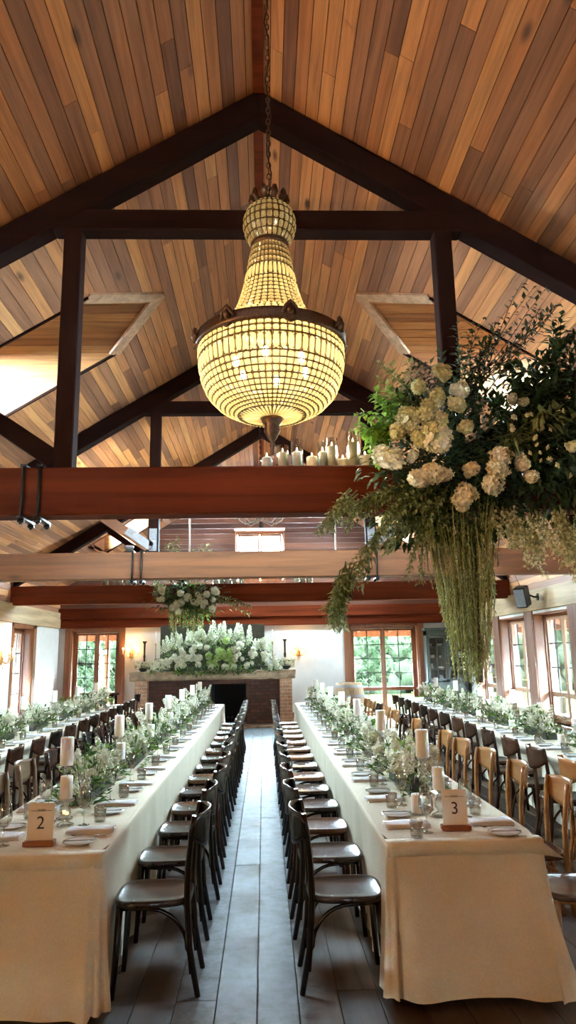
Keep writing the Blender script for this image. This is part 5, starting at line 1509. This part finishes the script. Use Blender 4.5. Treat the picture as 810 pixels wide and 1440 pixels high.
def mantel_flowers():
    ox, oy = -1.17, 18.05
    t = thing('mantel_flower_arrangement', (ox, oy, MZ), 'wide bank of white roses, lime hydrangea and upright stocks covering the mantel', 'flower arrangement')
    R = random.Random(909)
    for i, (cx, w_, mat) in enumerate(((-1.0, .6, 'leaf'), (-.35, .6, 'leaf'), (.35, .6, 'leaf'), (1.0, .6, 'leaf'), (0, 1.3, 'leaf_dark'))):
        mb = MB()
        for q in range(330):
            x = cx+R.uniform(-w_, w_); e = 1-(abs(x)/1.7)**3; y = R.uniform(-.22, .30); z = max(-.12, R.uniform(-.10, .75)*e)
            if z < 0.06: y = -.46+R.uniform(-.05, .05)
            mb.leaf((x, y, z), (R.uniform(-1,1), R.uniform(-1,.3), R.uniform(-.3,1)), (0,-.4,1), R.uniform(.08, .14), R.uniform(.035, .06), R.random(), .2, .3)
        mk('foliage', mb, M[mat], t)
    tb = MB().box((-1.35, -.08, 0), (1.35, .14, .09)); mk('trough', tb, M['trough'], t)
    n = 0
    for i in range(86):
        x = R.uniform(-1.5, 1.48); e = 1-(abs(x)/1.75)**2.2; z = .05+R.random()**.9*.62*e; y = -.24-.08*(1-z)+R.uniform(-.05, .05)
        if abs(x-.1) < .32 and z > .12: continue
        part('rose', 'hyd%d' % (i % 2), HYDM[i % 2], M['bloom'], t, (x, y, z), (R.uniform(-.5,.5), R.uniform(-.5,.5), R.uniform(0, 6)), R.uniform(.75, 1.25)); n += 1
    for i in range(22):
        part('lime_hydrangea', 'hyd%d' % (i % 2), HYDM[i % 2], M['bloom_green'], t, (.12+R.gauss(0, .17), -.27+R.uniform(-.05,.05), .38+R.gauss(0, .17)), (0, 0, R.uniform(0, 6)), R.uniform(.9, 1.4))
    for i in range(44):
        x = -1.35+2.7*(i+.5)/44+R.uniform(-.04,.04); e = 1-(abs(x)/1.7)**2
        s = R.randrange(4); part('stock_spike', 'spray%d' % s, SPRAY[s], M['bloom_pale'], t, (x, R.uniform(-.05, .22), .12+.34*e), (R.uniform(-.2,.2), x*.12+R.uniform(-.12,.12), R.uniform(0, 6)), R.uniform(1.2, 1.75)*(.7+.4*e))
M['bloom_pale'] = leafmat('bloom_pale_green', [(0, (.34, .44, .22)), (.4, (.60, .66, .44)), (1, (.84, .86, .72))], .35, .7)
mantel_flowers()
def iron_stick(x, lab):
    t = thing('iron_candlestick', (x, 18.22, MZ), lab, 'candlestick', 'iron candlesticks on the mantel')
    mk('base', MB().lathe([(.08, 0), (.08, .012), (.03, .03), (.022, .05)], 16), M['iron'], t)
    mk('shaft', MB().lathe([(.026, .04), (.022, .3), (.032, .36), (.022, .42), (.026, .68), (.055, .72), (.055, .74), (0, .74)], 12), M['iron'], t)
iron_stick(-2.98, 'tall black iron candlestick on the fireplace mantel under the left wall light')
iron_stick(.53, 'tall black iron candlestick on the fireplace mantel by the barrel side')
def taper(x, lab):
    t = thing('taper_candlestick', (x, 18.2, MZ), lab, 'candlestick', 'thin taper stands on the mantel')
    mk('stand', MB().lathe([(.05, 0), (.05, .01), (.012, .03), (.010, .62), (.022, .65), (.022, .68), (0, .68)], 12), M['brass'], t)
    mk('taper', MB().tube([(0, 0, .67), (0, 0, .98)], [.012, .009], 8), M['wax'], t)
taper(-2.70, 'thin taper stand at the flowers end of the mantel near the window door'); taper(.22, 'thin taper stand rising behind the mantel flowers near the barrel')
def posy(x, lab, n=16):
    t = thing('small_posy', (x, 17.90, MZ), lab, 'flower arrangement', 'small cream posies on the mantel ends'); R = random.Random(int(x*100))
    mk('bowl', MB().lathe([(.06, 0), (.10, .05), (.11, .09), (.10, .09), (0, .08)], 14), M['trough'], t)
    mb = MB()
    for i in range(90): mb.leaf((R.uniform(-.16,.16), R.uniform(-.12,.12), .08+R.random()*.12), (R.uniform(-1,1), R.uniform(-1,1), R.uniform(-.4,1)), (0,0,1), .08, .04, R.random())
    mk('foliage', mb, M['leaf'], t)
    for i in range(n): part('rose', 'ros%d' % (i % 2), ROSM[i % 2], M['cream'], t, (R.uniform(-.2,.2), R.uniform(-.16,.02), .10+R.random()*.16), (R.uniform(.2,1.2), 0, R.uniform(0, 6)), R.uniform(1.2, 1.8))
posy(-2.96, 'small cream posy on the mantel end nearest the left glazed door'); posy(.55, 'small cream posy on the mantel end nearest the barrel')

# ---- wall lights
def sconce(loc, rz, label):
    t = thing('wall_light', loc, label, 'wall light', 'candle wall lights', rz)    # local -y points into the room
    mk('backplate', MB().cbox((0, -.012, 0), (.10, .02, .30), .5, None, .006), M['brass'], t)
    for k, a in enumerate((-1.15, -.55, 0, .55, 1.15)):
        c, s = math.sin(a), -math.cos(a); P = lambda r, z: (r*c, -.02+r*s, z)
        b = MB(); zz = .05 if k % 2 else -.02
        b.tube([P(.0, -.06), P(.10, -.13), P(.20, -.08), P(.23, zz)], .007, 6); b.lathe([(.03, .0), (.036, .014), (.01, .0)], 10, (P(.23, 0)[0], P(.23, 0)[1], zz))
        ar = mk('arm', b, M['brass'], t)
        mk('candle_tube', MB().tube([P(.23, zz+.01), P(.23, zz+.10)], .011, 8), M['wax'], ar)
        mk('bulb', MB().blob(P(.23, zz+.135), .016, .016, .036, 8, 6), M['flame'], ar)
    mk('scrolls', MB().tube([(-.05, -.03, .14), (-.08, -.04, .22), (-.02, -.04, .28), (.02, -.04, .22), (.0, -.03, .15)], .006, 5).tube([(-.02, -.03, -.15), (0, -.05, -.24), (.03, -.04, -.18)], .006, 5), M['brass'], t)
    lamp('wall_light_glow', 'POINT', (0, -.26, .16), 16, (1.0, .58, .22), .08, parent=t)
sconce((-3.68, RY-.001, 1.82), 0, 'lit brass candle wall light between the left glazed door and fireplace')
sconce((.98, RY-.001, 1.80), 0, 'lit brass candle wall light on white wall by the barrel')
sconce((-WX+.001, 15.95, 1.74), rad(90), 'lit brass candle wall light on the side wall before the window')

# ---- dresser cabinet, barrel, side table, loudspeaker
M['green'] = plain('dark_green_paint', (.045, .06, .05), .45, noise=.1)
M['shelf'] = plain('cabinet_inside', (.10, .11, .10), .7)
def cabinet():
    x0, x1, y0, y1, H = -.56, .56, 0, .40, 2.32
    t = thing('glazed_cabinet', (5.06, 19.88, 0), 'tall dark green glazed dresser in the back corner beside the door', 'cabinet')
    c = MB(); c.box((x0, y0+.03, 0), (x0+.03, y1, H)); c.box((x1-.03, y0+.03, 0), (x1, y1, H)); c.box((x0, y1-.02, 0), (x1, y1, H)); c.box((x0, y0+.03, 0), (x1, y1, .10)); c.box((x0-.03, y0-.02, H-.02), (x1+.03, y1, H+.05)); c.box((x0, y0+.03, H-.16), (x1, y1, H-.02)); c.box((x0-.03, y0-.02, .86), (x1+.03, y1-.01, .90)); mk('carcass', c, M['green'], t, .004)
    for z in (1.20, 1.52, 1.84): mk('shelf', MB().box((x0+.03, y0+.06, z), (x1-.03, y1-.02, z+.02)), M['shelf'], t)
    for k, (a, b) in enumerate(((x0+.02, -.005), (.005, x1-.02))):
        d = MB(); za, zb = .92, H-.17; s = .06
        d.box((a, y0, za), (a+s, y0+.03, zb)); d.box((b-s, y0, za), (b, y0+.03, zb)); d.box((a, y0, za), (b, y0+.03, za+s)); d.box((a, y0, zb-s), (b, y0+.03, zb)); do = mk('door', d, M['green'], t, .003)
        m_ = MB(); m_.box(((a+b)/2-.01, y0+.005, za+s), ((a+b)/2+.01, y0+.025, zb-s))
        for i in (1, 2, 3): z = za+s+(zb-za-2*s)*i/4; m_.box((a+s, y0+.005, z-.009), (b-s, y0+.025, z+.009))
        mk('glazing_bars', m_, M['green'], do); mk('pane', MB().box((a+s, y0+.012, za+s), (b-s, y0+.016, zb-s)), M['pane'], do)
        lo = MB(); lo.box((a, y0+.005, .12), (b, y0+.03, .85)); mk('lower_door', lo, M['green'], t, .004)
        mk('knob', MB().blob(((b-.03) if k == 0 else (a+.03), y0-.012, 1.4), .014, .014, .014, 8, 6), M['brass'], do)
    R = random.Random(2); names = ['bowl', 'jug', 'plate stack', 'cup']
    pr = [MB().lathe([(.04, 0), (.09, .06), (.095, .07), (.085, .07), (0, .02)], 16), MB().lathe([(.045, 0), (.065, .06), (.04, .14), (.05, .17), (0, .16)], 14), MB().lathe([(.06, 0), (.10, .015), (.10, .09), (0, .09)], 18), MB().lathe([(.03, 0), (.04, .07), (.035, .07), (0, .01)], 12)]
    nm = ['china_bowl', 'china_jug', 'plate_stack', 'china_cup']
    for si, z in enumerate((.902, 1.222, 1.542, 1.862)):
        for q in range(4):
            k = (q+si) % 4; o = mk(nm[k], pr[k], M['china']); o.location = (5.06-.40+.265*q, 20.12, z)
            tag(o, 'white %s in the green dresser, %s shelf up, %s from the door side' % (names[k], ['lowest', 'second', 'third', 'top'][si], W10[q]), 'crockery', 'crockery in the green dresser')
cabinet()
M['barrel'] = wood('barrel_oak', [(.3, (.30, .19, .10)), (.7, (.46, .32, .19))], 'Z', .55, 12, .08)
M['barrel_head'] = wood('barrel_head', [(.3, (.48, .38, .26)), (.7, (.62, .52, .38))], 'X', .6, 12, .08)
t = thing('wine_barrel', (2.03, 17.5, 0), 'oak wine barrel with pale hoops standing in front of the right glazed door', 'barrel')
bp = [(.30, 0), (.315, .02), (.36, .25), (.385, .50), (.36, .78), (.318, 1.0), (.30, 1.02)]
mk('staves', MB().lathe(bp+[(.292, 1.02), (.292, .985)], 28, cap=False), M['barrel'], t); mk('head', MB().lathe([(.293, .97), (.293, .99), (0, .99)], 28), M['barrel_head'], t)
for z in (.06, .28, .72, .94):
    f = [p for p in bp]; 
    def rz_(zz):
        for a, b in zip(bp, bp[1:]):
            if a[1] <= zz <= b[1]: return a[0]+(b[0]-a[0])*(zz-a[1])/max(1e-6, b[1]-a[1])
        return .3
    mk('hoop', MB().lathe([(rz_(z-.025)+.003, z-.025), (rz_(z+.025)+.003, z+.025)], 28, cap=False), M['steel'], t)
t = thing('side_table', (-3.9, 17.3, 0), 'small dark table beyond the end of the outer table by the left door', 'table')
mk('tabletop', MB().cbox((0, 0, .86), (.9, .6, .04), .5, None, .008), M['post'], t)
for a in (-.38, .38):
    for b in (-.24, .24): mk('leg', MB().tube([(a, b, .84), (a*1.04, b*1.04, 0)], [.028, .02], 8), M['post'], t)
put_chair('black', -3.15, 17.0, PI, 'near-black bentwood chair beside the small dark table near the fireplace', 'chair by the small dark table')
M['grille'] = plain('speaker_grille', (.20, .21, .23), .5)
t = thing('loudspeaker', (5.28, 14.4, 2.78), 'black loudspeaker with pale front tilted down from the right wall plate', 'speaker')
Mx = Euler((rad(18), 0, rad(-42))).to_matrix()
cb = MB(); cb.cbox((0, 0, 0), (.24, .26, .42), .5, Mx, .02); mk('cabinet', cb, M['iron'], t)
gr = MB(); gr.cbox(Mx @ Vector((0, -.137, 0)), (.20, .012, .36), .5, Mx, .004); mk('grille', gr, M['grille'], t) if 'grille' in M else None
mk('bracket', MB().tube([Mx @ Vector((0, .12, .05)), (.28, .10, .0), (.36, .10, .0)], .02, 8).cbox((.355, .10, 0), (.012, .12, .14)), M['iron'], t)
mk('cable', MB().tube([(.0, .05, .2), (-.12, .05, .5), (-.16, .05, .7), (-.14, .05, .85)], .006, 5), M['iron'], t)
